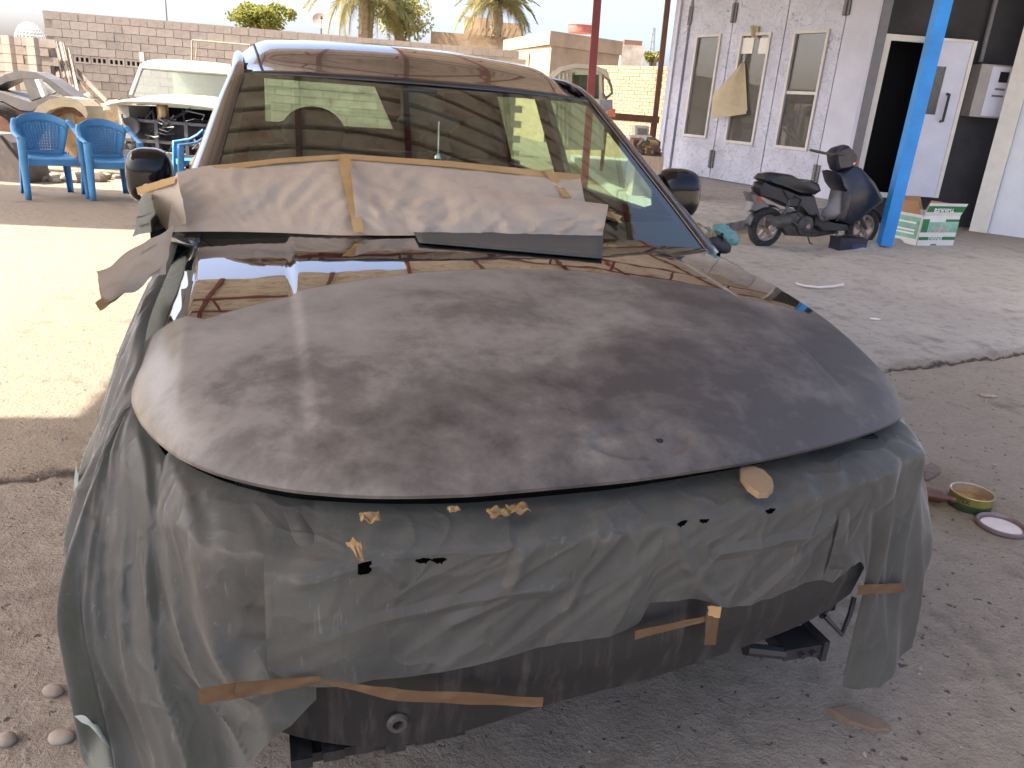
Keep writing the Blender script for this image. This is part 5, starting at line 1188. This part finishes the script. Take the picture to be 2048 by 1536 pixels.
def text(body, name, mat, parent, centre, ex, ez, width, extr=0.001):
    cu = bpy.data.curves.new(name, 'FONT'); cu.body = body; cu.align_x = 'CENTER'; cu.align_y = 'CENTER'; cu.size = 1.0; cu.offset = 0.018
    to = bpy.data.objects.new('tmp', cu); COL.objects.link(to); bpy.context.view_layer.update()
    me = bpy.data.meshes.new_from_object(to.evaluated_get(bpy.context.evaluated_depsgraph_get())); bpy.data.objects.remove(to)
    xs_ = [v.co.x for v in me.vertices]; k = width/(max(xs_)-min(xs_)); ex = Vector(ex); ez = Vector(ez)
    b = MB(); b.v = [tuple(Vector(centre)+ex*(v.co.x*k)+ez*(v.co.y*k)) for v in me.vertices]; b.f = [tuple(p.vertices) for p in me.polygons]
    bpy.data.meshes.remove(me); return b
zc_ = (z0+z1)/2
text('THINNER', 't', None, None, bp(BW*0.44, zc_, 0, fl(zc_)+0.005), -FP.e, (0, 0, -1), BW*0.56).build('lettering', MT['white'], bx, fix=False)
text('THINNER', 't', None, None, bp(BW*0.44, BZ+hz*0.317, 0, 0.004), FP.e, (0, 0, 1), BW*0.40).build('lettering', MT['white'], bx, fix=False)
MB().ext([bp(BW*0.36, BZ+hz*0.105, 0, 0.001), bp(BW*0.52, BZ+hz*0.105, 0, 0.001), bp(BW*0.52, BZ+hz*0.15, 0, 0.001), bp(BW*0.36, BZ+hz*0.15, 0, 0.001)], FN*0.001).build('stamp', MT['steel'], bx)

# ---- tin, lid, bottle and scraps on the near floor at the right
cp = gz(1938, 1008, 0.01); tn = thing('filler_tin', 'open olive filler tin with brown paste on the dusty floor', 'tin', (cp.x, cp.y, ground_h(cp.x, cp.y)))
tr_, thh = 0.084, 0.070
MB().lathe([(tr_*0.97, 0.0), (tr_, 0.004), (tr_, thh*0.5)], (0, 0, 0), 'Z', 40).build('tin_wall', MT['tingreen'], tn, smooth=40)
MB().lathe([(tr_, thh*0.5), (tr_, thh*0.96)], (0, 0, 0), 'Z', 40).build('tin_label', MT['tinyellow'], tn, smooth=40)
MB().lathe([(tr_, thh*0.96), (tr_*1.03, thh*0.98), (tr_*1.02, thh*1.03), (tr_*0.96, thh*1.0), (tr_*0.955, thh*0.3), (tr_*0.97, 0.02)], (0, 0, 0), 'Z', 40).build('tin_rim', MT['tinrim'], tn, smooth=40)
MB().lathe([(0.0, 0.028), (tr_*0.5, 0.027), (tr_*0.955, 0.034)], (0, 0, 0), 'Z', 30).build('paste', MT['filler'], tn, smooth=180)
tb_ = text('LITEX', 't', None, None, (0, 0, 0), (1, 0, 0), (0, 1, 0), 0.062)
a0 = math.atan2(-cp.y, -cp.x)-0.35; b = MB(); b.f = tb_.f
for v in tb_.v: a = a0+v[0]/tr_; b.v.append((math.cos(a)*(tr_+0.0012), math.sin(a)*(tr_+0.0012), thh*0.70+v[1]*1.15))
b.build('lettering', MT['black'], tn, fix=False)
lp = gz(2003, 1052, 0.01); ld = thing('tin_lid', 'round mauve rimmed tin lid holding white filler on the floor', 'lid', (lp.x, lp.y, ground_h(lp.x, lp.y)+0.004))
MB().lathe([(0.0, 0.0), (0.088, 0.0), (0.094, 0.006), (0.094, 0.018), (0.088, 0.021), (0.083, 0.016), (0.082, 0.006), (0.0, 0.005)], (0, 0, 0), 'Z', 40).build('lid_rim', MT['lidpaint'], ld, smooth=40)
MB().lathe([(0.0, 0.010), (0.05, 0.009), (0.074, 0.007)], (-0.004, -0.004, 0.0), 'Z', 30).build('filler', MT['lidwhite'], ld, smooth=180)
p0, p1 = gz(1855, 988, 0.035), gz(1894, 996, 0.035); d = (p1-p0).normalized(); bo = thing('brown_bottle', 'small brown glass bottle lying between the film and the filler tin', 'bottle')
MB().tube([p0-d*0.03, p0-d*0.02, p1-d*0.03, p1, p1+d*0.012], [0.02, 0.03, 0.03, 0.014, 0.014], 14).build('bottle_body', MT['bottle'], bo, smooth=40)
MB().tube([p1+d*0.013, p1+d*0.035], 0.015, 12).build('bottle_neck', simple('dull_brown', (0.12, 0.05, 0.03), 0.5, 0.2, 20), bo, smooth=40)
def slab(name, label, cat, px, h, mat, z=0.015, group=None):
    t = [gz(x, y, z) for x, y in px]; zz = max(0.0, min(ground_h(p.x, p.y) for p in t)) if False else sum(ground_h(p.x, p.y) for p in t)/len(t)
    b = MB(); n = len(t); c = sum(t, Vector())/n
    b.v = [(p.x, p.y, zz-0.006) for p in t] + [(p.x, p.y, zz+h*0.7) for p in t] + [tuple(c.lerp(p, 0.9).xy)+(zz+h,) for p in t]
    b.f = [tuple(range(n))[::-1], tuple(range(2*n, 3*n))] + [(k*n+i, k*n+(i+1) % n, (k+1)*n+(i+1) % n, (k+1)*n+i) for k in (0, 1) for i in range(n)]
    return b.build(name, mat, label=label, cat=cat, group=group)
slab('wood_offcut', 'brown wooden offcut lying behind the filler tin beside the film', 'wood', [(1848, 932), (1862, 926), (1880, 936), (1882, 943), (1858, 958), (1848, 957)], 0.02, MT['wood'])
slab('card_sole', 'long brown oval piece of card on the floor at lower right', 'card', [(1655, 1412), (1690, 1405), (1740, 1425), (1780, 1445), (1782, 1456), (1755, 1458), (1700, 1440)], 0.012, simple('dark_card', (0.16, 0.11, 0.075), 0.9, 0.2, 10))
for k, (px, lab) in enumerate((([(82, 1382), (92, 1370), (115, 1367), (132, 1374), (128, 1386), (105, 1392), (88, 1390)], 'pale flat stone beside the left film, farthest of three'), ([(100, 1476), (108, 1462), (128, 1457), (146, 1462), (142, 1474), (122, 1484), (106, 1484)], 'pale round stone nearest the hanging film'), ([(-8, 1478), (0, 1466), (20, 1466), (28, 1476), (20, 1486), (0, 1490)], 'pale stone cut off by the left picture edge'))):
    c = gz(sum(p[0] for p in px)/len(px), sum(p[1] for p in px)/len(px), 0.012); r = 0.021+0.003*(k % 2); b = MB(); b.m = Matrix.Rotation(0, 4, 'Z')
    b.ball((c.x, c.y, ground_h(c.x, c.y)+0.006), (r*1.25, r*0.95, 0.014), 18, 10, lambda q: 1+0.12*noise.noise(q*40+Vector((k, 0, 0))))
    b.build('stone', MT['stone'], label=lab, cat='stone', group='pale stones on the floor', smooth=180)
b = MB(); pts = [gz(x, y, 0.02) for x, y in ((1592, 572), (1610, 577), (1640, 580), (1668, 578), (1688, 574))]
for i in range(4): a, c = pts[i], pts[i+1]; b.add([a, c, c+Vector((0, 0.035, 0.008)), a+Vector((0, 0.035, 0.008))], [(0, 1, 2, 3)])
b.build('plastic_strip', MT['boxwhite'], solid=0.003, label='thin white plastic strip lying on the floor beside the right fender', cat='plastic strip').location.z = 0.02
for k, (x, y, s, mt, lab) in enumerate(((1750, 640, 0.05, 'boxwhite', 'crumpled white paper scrap on the right floor slab'), (1978, 788, 0.06, 'palewood', 'pale wood splinter on the rough floor at right'))):
    p = gz(x, y, 0.02); b = MB().ball((p.x, p.y, ground_h(p.x, p.y)+0.008), (s, s*0.35, 0.012), 10, 6, lambda q: 1+0.35*noise.noise(q*40)); b.build('paper_scrap' if k == 0 else 'splinter', MT[mt], label=lab, cat='scrap')
gr = MB(); rnd = random.Random(5)
for k in range(520):
    x = rnd.uniform(-2.6, 4.6); y = rnd.uniform(1.2, 6.0)
    if y > 0.54*x+3.7 and rnd.random() < 0.6: continue
    r = rnd.uniform(0.003, 0.010)*(1 if rnd.random() < 0.85 else 1.8); a = rnd.random()*6; z = ground_h(x, y)
    X = Vector((math.cos(a), math.sin(a), 0)); Y = Vector((-math.sin(a), math.cos(a), 0))
    gr.add([(x, y, z+r)] + [tuple(Vector((x, y, z-0.002))+X*(r*1.3*math.cos(q*math.tau/5)*rnd.uniform(0.7, 1.2))+Y*(r*math.sin(q*math.tau/5))) for q in range(5)], [(0, 1+q, 1+(q+1) % 5) for q in range(5)])
gr.build('grit', MT['stone'], kind='stuff')

# ================================================================== CHAIRS
def make_chair(name, label):
    t = thing(name, label, 'chair', group='blue plastic chairs in the yard')
    def seat(i, j):
        x = (i-0.5)*(0.44+0.04*(1-j)); y = -0.23+0.44*j; return (x, y, 0.425-0.02*math.sin(i*math.pi)*math.sin(j*math.pi)-0.03*max(0, 0.12-j)*8)
    MB().grid(seat, 12, 10).build('seat', MT['bluechair'], t, smooth=180, solid=0.012)
    b = MB(); b.ext([(-0.235, -0.235, 0.345), (0.235, -0.235, 0.345), (0.235, -0.235, 0.41), (-0.235, -0.235, 0.41)], (0, 0.012, 0))
    for sg in (-1, 1): b.ext([(sg*0.232, -0.222, 0.35), (sg*0.22, 0.21, 0.36), (sg*0.22, 0.21, 0.42), (sg*0.232, -0.222, 0.41)], (-sg*0.01, 0, 0))
    b.build('seat_rail', MT['bluechair'], t)
    def back(i, z):                                        # curved back surface, i in 0..1 across
        q = (z-0.42)/0.44; w = 0.185+0.075*min(1, q*1.3); x = (2*i-1)*w; return Vector((x, 0.215+0.10*q-0.16*(abs(2*i-1)**2.2)*min(1, 0.25+q), z))
    def top(i): return 0.855-0.085*abs(2*i-1)**2.4
    b = MB()
    for z0, z1 in ((0.41, 0.47),): b.grid(lambda i, j: back(i, z0+(z1-z0)*j), 12, 2)
    b.grid(lambda i, j: back(i, (top(i)-0.085)+(0.085)*j), 16, 4)
    for s0 in (0.0, 0.87): b.grid(lambda i, j: back(s0+0.13*i, 0.47+(top(s0+0.13*i)-0.085-0.47)*j), 2, 12)
    b.build('back_frame', MT['bluechair'], t, smooth=180, solid=0.012)
    b = MB()
    for k in range(12): i0 = 0.13+0.74*k/12; b.grid(lambda i, j: back(i0+0.047*i, 0.47+(top(i0)-0.085-0.47)*j), 1, 10)
    for k in range(10): z0 = 0.483+0.029*k; b.grid(lambda i, j: back(0.13+0.74*i, z0+0.020*j)+Vector((0, 0.003, 0)), 12, 1)
    b.build('back_lattice', MT['bluechair'], t, smooth=180, solid=0.008)
    for sg in (-1, 1):
        def arm(i, j, sg=sg):
            pts = [Vector((sg*0.255, 0.13, 0.80)), Vector((sg*0.285, 0.06, 0.73)), Vector((sg*0.30, -0.04, 0.67)), Vector((sg*0.295, -0.16, 0.645)), Vector((sg*0.285, -0.245, 0.63))]
            k = min(3, int(i*4)); p = pts[k].lerp(pts[k+1], i*4-k); return p + Vector((sg*(j-0.5)*0.055, 0, -0.014*abs(2*j-1)))
        MB().grid(arm, 16, 4).build('arm', MT['bluechair'], t, smooth=180, solid=0.014)
        def leg(x0, y0, z0, x1, y1, w0, w1):
            b = MB(); A = Vector((x0, y0, z0)); B = Vector((x1, y1, 0)); 
            b.grid(lambda i, j: A.lerp(B, j)+Vector(((i-0.5)*(w0+(w1-w0)*j), 0.02*math.sin(i*math.pi)*(-1 if y0 < 0 else 1), 0)), 6, 8)
            b.grid(lambda i, j: A.lerp(B, j)+Vector((sg*(w0+(w1-w0)*j)*0.5, (i)*0.055*(1 if y0 < 0 else -1), 0)), 2, 8)
            return b.build('leg', MT['bluechair'], t, smooth=60, solid=0.008)
        leg(sg*0.27, -0.235, 0.635, sg*0.285, -0.275, 0.075, 0.045); leg(sg*0.20, 0.225, 0.45, sg*0.235, 0.30, 0.07, 0.045)
    return t
def seat_at(o, px, py, rz, s): p = gz(px, py, 0); o.location = (p.x, p.y, 0); o.rotation_euler = (0, 0, R_(rz)); o.scale = (s, s, s)
ch = make_chair('plastic_chair', 'blue plastic chair nearest the left picture edge, beside the grey wreck')
seat_at(ch, 107, 392, 42, 1.10)
c2 = copy_tree(ch); seat_at(c2, 226, 394, 44, 1.06); c2['label'] = 'blue plastic chair standing just left of the car door mirror'
c3 = copy_tree(ch); seat_at(c3, 398, 385, -60, 1.02); c3['label'] = 'blue plastic chair mostly hidden behind the car windshield pillar'

# ================================================================== OLD PICKUP
pk_ = thing('old_pickup', 'old cream pickup with no grille and its bonnet ajar by the wall', 'pickup')
fy = 11.6
def pg_(x, y, Y=fy): return gy(x, y, Y)
wl, wr = pg_(226, 300).x, pg_(226, 300).x+1.85
hz0 = pg_(300, 214).z; hz1 = pg_(300, 196, fy+1.1).z
def hoodf(i, j):
    x = wl-0.02+(wr-wl)*i; y = fy-0.05+1.15*j; z = hz0+0.03+(hz1-hz0-0.02)*j + 0.06*math.sin(i*math.pi)*(0.7+0.3*j) - (0.05*max(0, 0.15-i)*6 if i < 0.15 else 0); return (x, y, z)
MB().grid(hoodf, 22, 8).build('bonnet', MT['offwhite'], pk_, smooth=180, solid=0.05)
wz0 = pg_(300, 195, fy+1.2).z; wz1 = pg_(330, 140, fy+1.75).z; rz1 = pg_(330, 119, fy+2.1).z
xw0, xw1 = pg_(262, 190, fy+1.2).x, pg_(262, 190, fy+1.2).x+1.62; xt0 = pg_(283, 142, fy+1.75).x; xt1 = xt0+1.42
def wsf(i, j): return ((xw0+(xw1-xw0)*i)*(1-j)+(xt0+(xt1-xt0)*i)*j, fy+1.2+0.55*j-0.08*math.sin(i*math.pi), wz0+(wz1-wz0)*j)
MB().grid(wsf, 14, 6).build('windshield', MT['oldglass'], pk_, smooth=180)
b = MB()
for s_ in (0, 1): b.tube([Vector(wsf(s_, 0)), Vector(wsf(s_, 0.5)), Vector(wsf(s_, 1))], 0.035, 8)
b.tube([Vector(wsf(i/10, 1))+Vector((0, 0, 0.01)) for i in range(11)], 0.03, 8); b.build('window_frame', MT['offwhite'], pk_, smooth=60)
def rf(i, j): x = xt0-0.02+(xt1-xt0+0.04)*i; return (x, fy+1.74+1.2*j, wz1+0.03+(rz1-wz1-0.03)*math.sin(min(1, j*3)*math.pi/2)*(1-0.35*(2*i-1)**4))
MB().grid(rf, 16, 10).build('cab_roof', MT['offwhite'], pk_, smooth=180, solid=0.03)
MB().box((xw0-0.02, fy+1.25, 0.5), (xw0+0.05, fy+2.9, wz0)).box((xw1-0.05, fy+1.25, 0.5), (xw1+0.02, fy+2.9, wz0)).box((xt0, fy+2.88, wz0), (xt1, fy+2.93, wz1)).build('cab_side', MT['offwhite'], pk_)
MB().box((xw0+0.06, fy+1.5, 0.6), (xw1-0.06, fy+2.8, wz0-0.1)).build('cab_seat', simple('pale_cover', (0.40, 0.40, 0.36), 0.9, 0.2, 4), pk_)
for x in (wl, wr-0.16): MB().box((x, fy+0.25, 0.55), (x+0.16, fy+1.25, hz0-0.02)).build('front_fender', MT['offwhite'], pk_)
MB().box((wl+0.17, fy+0.9, 0.35), (wr-0.17, fy+1.1, hz0-0.02)).build('firewall', MT['void'], pk_)
ee = MB(); rnd = random.Random(3)
zq0 = pg_(300, 330).z
ee.box((wl+0.2, fy+0.16, pg_(300, 292).z), (wr-0.2, fy+0.24, pg_(300, 246).z))
for k in range(26):
    x = rnd.uniform(wl+0.1, wr-0.2); z = rnd.uniform(0.45, hz0-0.15); s = rnd.uniform(0.03, 0.10); y = fy+rnd.uniform(0.1, 0.5); ee.box((x-s, y, z-s*0.6), (x+s*1.3, y+0.15, z+s*0.6))
for k in range(14):
    x = rnd.uniform(wl+0.1, wr-0.2); z = rnd.uniform(0.4, hz0-0.1); ee.tube([(x, fy+0.05, z), (x+rnd.uniform(-.3, .3), fy+0.1, z+rnd.uniform(-.2, .2)), (x+rnd.uniform(-.4, .4), fy+0.2, z+rnd.uniform(-.2, .2))], rnd.uniform(0.008, 0.022), 6)
ee.build('engine', MT['engine'], pk_)
ee = MB()
for k in range(16):
    x = rnd.uniform(wl+0.2, wr-0.3); z = rnd.uniform(0.45, hz0-0.12); s = rnd.uniform(0.015, 0.05); y = fy+rnd.uniform(0.0, 0.25); ee.box((x-s, y, z-s*0.5), (x+s, y+0.08, z+s*0.5))
for k in range(12):
    x = rnd.uniform(wl+0.2, wr-0.3); z = rnd.uniform(0.45, hz0-0.1); ee.tube([(x, fy-0.02, z), (x+rnd.uniform(-.2, .2), fy, z+rnd.uniform(-.12, .12)), (x+rnd.uniform(-.3, .3), fy+0.1, z+rnd.uniform(-.2, .2))], rnd.uniform(0.005, 0.014), 6)
ee.build('engine_fittings', MT['steel'], pk_, kind='stuff')
q = pg_(326, 230, fy+0.2); MB().lathe([(0.0, -0.15), (0.075, -0.15), (0.08, -0.12), (0.08, 0.12), (0.07, 0.15), (0.0, 0.15)], (q.x, q.y, q.z), 'Z', 20).build('air_filter', MT['brass'], pk_, smooth=40)
q = pg_(314, 257, fy+0.02); MB().lathe([(0.055, 0.0), (0.06, -0.02), (0.065, 0.0), (0.055, 0.02), (0.055, 0.0)], q, 'Y', 20).build('horn_ring', MT['steel'], pk_, smooth=40)
q = pg_(262, 252, fy+0.02); b = MB().lathe([(0.09, 0.02), (0.12, -0.02), (0.125, 0.02)], q, 'Y', 20); b.lathe([(0.0, 0.05), (0.09, 0.02)], q, 'Y', 20); b.build('headlamp_bowl', MT['steel'], pk_, smooth=40)
q = pg_(256, 247, fy-0.01); MB().tube([(q.x-0.09, q.y, q.z+0.12), (q.x-0.06, q.y-0.02, q.z), (q.x+0.02, q.y-0.02, q.z-0.09)], 0.025, 8).build('lamp_trim', MT['chrome'], pk_)
b = MB()
for za, zb, yy in ((246, 240, 0.05), (286, 280, 0.02), (318, 304, 0.0)): z0_, z1_ = pg_(300, za).z, pg_(300, zb).z; b.box((wl+0.15, fy+yy, z0_), (wr-0.15, fy+yy+0.05, z1_))
for x in (wl+0.62, wl+1.05): b.box((x, fy+0.01, pg_(300, 316).z), (x+0.05, fy+0.05, pg_(300, 244).z))
b.build('front_frame', simple('dirty_frame', (0.10, 0.095, 0.10), 0.6, 0.4, 10), pk_)
for x in (wl+0.14, wr-0.14):
    wo = MB().lathe([(0.16, -0.09), (0.29, -0.10), (0.33, -0.05), (0.33, 0.05), (0.29, 0.10), (0.16, 0.09)], (x, fy+0.55, 0.33), 'X', 24).build('wheel', MT['rubber'], pk_, smooth=40)
    MB().lathe([(0.0, 0.03), (0.08, 0.05), (0.165, 0.08), (0.165, -0.08)], (x, fy+0.55, 0.33), 'X', 20).build('rim', MT['rust'], wo, smooth=40)
# ================================================================== SCRAP AT THE LEFT
def vprof(px, Y, vec, b=None):
    b = b or MB(); return b.ext([gy(x, y, Y) for x, y in px], vec)
wr_ = thing('wrecked_shell', 'bare grey wrecked car shell with empty window frames at the left edge', 'wrecked car')
vprof([(-40, 178), (-10, 160), (12, 148), (40, 141), (70, 144), (98, 158), (122, 175), (153, 198), (138, 200), (112, 184), (92, 168), (68, 157), (44, 157), (14, 163), (-10, 175), (-40, 192)], 12.6, (0.05, 0.3, 0)).build('roof_arch', MT['greyshell'], wr_)
vprof([(45, 158.5), (69, 158), (84, 193), (60, 202), (57, 190)], 12.55, (0.05, 0.12, 0)).build('door_post', MT['greyshell'], wr_)
vprof([(69, 159), (77, 158), (90, 191), (83, 195)], 12.5, (0.02, 0.06, 0)).build('post_trim', MT['white'], wr_)
vprof([(78, 160), (92, 168), (110, 184), (104, 188), (90, 190)], 12.58, (0.02, 0.05, 0)).build('quarter_panel', simple('pale_grey', (0.42, 0.41, 0.41), 0.5, 0.1, 5), wr_)
vprof([(-40, 176), (0, 184), (30, 194), (60, 204), (100, 191), (152, 199), (120, 204), (84, 210), (60, 222), (40, 220), (0, 200), (-40, 196)], 12.45, (0.1, 0.5, 0)).build('window_sill', MT['greyshell'], wr_)
vprof([(-40, 200), (0, 202), (40, 222), (60, 226), (20, 300), (-40, 300)], 12.7, (0.1, 0.5, 0)).build('dark_cavity', MT['rust'], wr_)
fa = thing('beige_fender', 'sunlit beige fender arch propped behind the left blue chair', 'fender')
vprof([(58, 238), (76, 212), (98, 199), (126, 193), (152, 198), (170, 212), (176, 228), (172, 237), (163, 226), (148, 215), (124, 213), (100, 220), (84, 232), (76, 240)], 11.6, (0.05, 0.35, 0)).build('arch_panel', MT['beige'], fa)
vprof([(84, 233), (100, 221), (124, 214), (148, 216), (163, 227), (160, 234), (140, 224), (110, 228), (92, 240)], 11.72, (0.02, 0.2, 0)).build('arch_liner', MT['rust'], fa)
tp = thing('tan_panel', 'dusty tan metal panel standing behind the two left chairs', 'panel')
vprof([(96, 234), (112, 222), (136, 218), (149, 224), (154, 316), (108, 322)], 11.9, (0.05, 0.3, 0)).build('panel_face', MT['tan'], tp)
vprof([(132, 220), (148, 224), (150, 252), (130, 256)], 11.895, (0.0, -0.02, 0)).build('panel_patch', MT['beige'], tp)
lf = thing('bodywork_scrap', 'large curved grey brown body panel leaning at the left picture edge', 'panel')
vprof([(-60, 262), (0, 268), (22, 285), (44, 318), (52, 345), (46, 384), (20, 378), (-60, 392)], 10.4, (0.1, 0.35, 0)).build('panel_skin', simple('brown_grey_paint', (0.13, 0.11, 0.10), 0.5, 0.25, 4, dirt=(0.2, 0.16, 0.12)), lf)
b = MB(); b.tube([gy(x, y, 10.36) for x, y in ((2, 272), (20, 296), (46, 328))], 0.02, 6); b.build('panel_edge', MT['black'], lf)
ty = thing('loose_tyre', 'old tyre lying under the wrecked shell at the left edge', 'tyre'); c = gy(-6, 250, 11.8)
b = MB(); b.m = Matrix.Translation(c) @ Matrix.Rotation(R_(25), 4, 'Z') @ Matrix.Rotation(R_(20), 4, 'X'); b.lathe([(0.2, -0.1), (0.3, -0.11), (0.34, -0.05), (0.34, 0.05), (0.3, 0.11), (0.2, 0.1), (0.2, -0.1)], (0, 0, 0), 'Y', 28); b.build('tyre_ring', MT['rubber'], ty, smooth=40)
tarp = thing('dusty_tarp', 'crumpled dusty tarpaulin heap between the fender arch and the pickup', 'tarp'); c = gy(193, 222, 13.2)
MB().ball((c.x, c.y, c.z-0.35), (0.55, 0.5, 0.52), 30, 18, lambda p: 1+0.35*noise.noise(p*4)+0.12*noise.noise(p*11)).build('tarp_cloth', MT['cloth'], tarp, smooth=40)
MB().box((c.x-0.5, c.y-0.2, 0), (c.x+0.5, c.y+0.5, c.z-0.4)).build('tarp_load', MT['tan'], tarp)
rb = MB(); rnd = random.Random(8)
for k in range(26):
    p = gz(rnd.uniform(60, 290), rnd.uniform(352, 366), 0); s = rnd.uniform(0.05, 0.16); sd = rnd.random()*9; rb.ball((p.x, p.y, s*0.3), (s, s, s*0.7), 8, 6, lambda q: 1+0.4*noise.noise(q*9+Vector((sd, 0, 0))))
rb.build('rubble', MT['stone'], kind='stuff', smooth=30)
# planks and bars leaning on the block wall
for k, (a, b_, mt, r, lab) in enumerate((((103, 84), (126, 192), 'wood', 0.05, 'dark plank at the left of the leaning stack'), ((112, 84), (139, 190), 'wood', 0.035, 'grey batten second from the left in the leaning stack'), ((121, 84), (146, 190), 'palewood', 0.028, 'thin pale batten in the middle of the leaning stack'), ((126, 86), (150, 189), 'wood', 0.03, 'thin grey batten right of the pale one in the leaning stack'), ((136, 98), (157, 188), 'palewood', 0.045, 'pale knotted post at the right of the leaning stack'), ((120, 118), (182, 192), 'rust', 0.025, 'thin rusty bar crossing the leaning planks'), ((146, 134), (204, 193), 'wood', 0.05, 'dark beam slanting down right of the leaning stack'))):
    A = gy(a[0], a[1], 21.2); B = gy(b_[0], b_[1], 20.0); d = A-B; B = B - d*0.15; m = (A+B)*0.5; d = (A-B)*0.5; s_ = d.cross(Vector((0, 1, 0))).normalized()*r
    MB().obox(m, s_, (0, r*0.6, 0), d).build('leaning_plank', MT[mt], label=lab, cat='plank', group='planks leaning on the block wall')
fr2 = thing('pipe_rack', 'thin pale metal frame leaning on the block wall behind the pickup roof', 'metal frame'); b = MB()
P_ = [gy(x, y, 19.5) for x, y in ((384, 118), (384, 80), (500, 90), (500, 128))]
for a, c in zip(P_, P_[1:]): b.tube([a, c], 0.02, 6)
b.tube([gy(392, 118, 19.5), gy(394, 84, 19.5)], 0.015, 6); b.tube([gy(384, 118, 19.5), gy(382, 300, 19.5)], 0.02, 6); b.tube([P_[3], gy(498, 300, 19.5)], 0.02, 6); b.build('frame_tube', MT['palewood'], fr2)
ab = thing('white_sign_board', 'small white board fixed to the block wall above the pickup', 'board'); a = WP.at(279, 104); c = WP.at(290, 124)
MB().ext([WP.P(a[0], c[1], 0.03), WP.P(c[0], c[1], 0.03), WP.P(c[0], a[1], 0.03), WP.P(a[0], a[1], 0.03)], WP.n*0.02).build('board', MT['boxwhite'], ab)
# ================================================================== TRUCK CAB AND SCRAP AT THE RIGHT
tc_ = thing('truck_cab', 'white truck cab seen from behind in front of the yellow brick wall', 'truck'); TY = 16.5
vprof([(1098, 150), (1118, 134), (1150, 127), (1190, 130), (1214, 140), (1222, 162), (1206, 148), (1186, 138), (1150, 136), (1124, 142), (1106, 158)], TY, (0.1, 1.3, 0)).build('cab_roof', MT['offwhite'], tc_)
q0, q1, q2, q3 = gy(1142, 136, TY), gy(1208, 141, TY), gy(1200, 196, TY), gy(1142, 196, TY)
b = MB(); vprof([(1104, 142), (1144, 136.5), (1146, 300), (1100, 300)], TY+0.05, (0, 0.1, 0), b); vprof([(1144, 136.5), (1206, 142), (1204, 148), (1144, 145)], TY+0.05, (0, 0.1, 0), b); vprof([(1198, 147), (1204, 148), (1208, 300), (1200, 300)], TY+0.05, (0, 0.1, 0), b); vprof([(1146, 196), (1199, 198), (1199, 300), (1146, 300)], TY+0.05, (0, 0.1, 0), b)
b.build('cab_back', MT['offwhite'], tc_)
b = MB()
for x in (1109, 1117, 1125, 1133): vprof([(x, 146), (x+3.5, 145.5), (x+3.5, 290), (x, 290)], TY+0.045, (0, -0.04, 0), b)
b.build('pressed_rib', MT['offwhite'], tc_)
vprof([(1143, 144), (1200, 146), (1199, 198), (1146, 197)], TY+0.12, (0, 0.01, 0)).build('rear_window', MT['oldglass'], tc_)
vprof([(1150, 172), (1195, 172), (1195, 196), (1150, 196)], TY+0.5, (0, 0.3, 0)).build('cab_seat', MT['wood'], tc_); vprof([(1100, 150), (1208, 150), (1208, 198), (1100, 198)], TY+1.3, (0, 0.05, 0)).build('windshield_shade', MT['tan'], tc_)
b = MB(); b.tube([gy(x, y, TY+0.1) for x, y in ((1212, 150), (1222, 172), (1224, 186), (1210, 198))], 0.03, 6); b.tube([gy(1205, 186, TY), gy(1212, 198, TY)], 0.03, 6); b.build('mirror_arm', MT['steel'], tc_)
vprof([(1200, 199), (1225, 200), (1226, 226), (1200, 222)], TY-0.1, (0, 0.4, 0)).build('side_box', simple('blue_grey', (0.20, 0.21, 0.26), 0.6, 0.2, 5), tc_)
rc_ = thing('red_crate', 'small red crate beside the white truck cab', 'crate'); vprof([(1215, 222), (1231, 217), (1231, 234), (1215, 234)], 16.0, (0, 0.3, 0)).build('crate_body', simple('orange_red', (0.42, 0.14, 0.07), 0.7, 0.2, 6), rc_)
ac = thing('metal_cabinet', 'pale metal cabinet standing on the scrap heap by the booth', 'cabinet')
vprof([(1270, 251), (1298, 252), (1298, 272), (1270, 272)], 14.8, (0.0, 0.5, 0)).build('cabinet_body', MT['offwhite'], ac); vprof([(1275, 256), (1294, 257), (1294, 269), (1275, 269)], 14.79, (0, -0.01, 0)).build('cabinet_grille', MT['greyshell'], ac)
vprof([(1268, 272), (1304, 272), (1304, 282), (1268, 281)], 14.6, (0, 0.6, 0)).build('cabinet_base', MT['cream'], ac)
ch_ = [('offwhite', 11), ('rust', 22), ('chrome', 6), ('tan', 9), ('red', 2), ('cast', 26)]
hp_ = thing('scrap_heap', 'heap of small engine scrap beside the booth corner', 'scrap heap'); rnd = random.Random(21)
for mt, n in ch_:
    b = MB()
    for k in range(n):
        t_ = rnd.random(); y = 280+t_*30; x = rnd.uniform(1262+t_*8, 1312); p = gy(x, y, 14.0+rnd.uniform(-.5, .3)); s = rnd.uniform(0.03, 0.08)
        if rnd.random() < 0.6: b.obox(p, (s, s*0.3, 0), (-s*0.3, s, s*0.2), (0, -s*0.2, s*0.8))
        else: b.tube([p, p+Vector((rnd.uniform(-.15, .15), 0, rnd.uniform(-.1, .1)))], s*0.5, 7)
    b.build({'offwhite': 'white_scrap', 'rust': 'rusty_scrap', 'chrome': 'bright_scrap', 'tan': 'tan_scrap', 'red': 'red_scrap', 'cast': 'dark_scrap'}[mt], MT[mt], hp_, kind='stuff')
p0, p1 = gy(1262, 292, 14.3), gy(1312, 318, 13.6); MB().box((p0.x, 13.4, 0), (p1.x+0.1, 14.5, gy(1290, 308, 14.0).z)).build('heap_pallet', MT['palewood'], hp_)
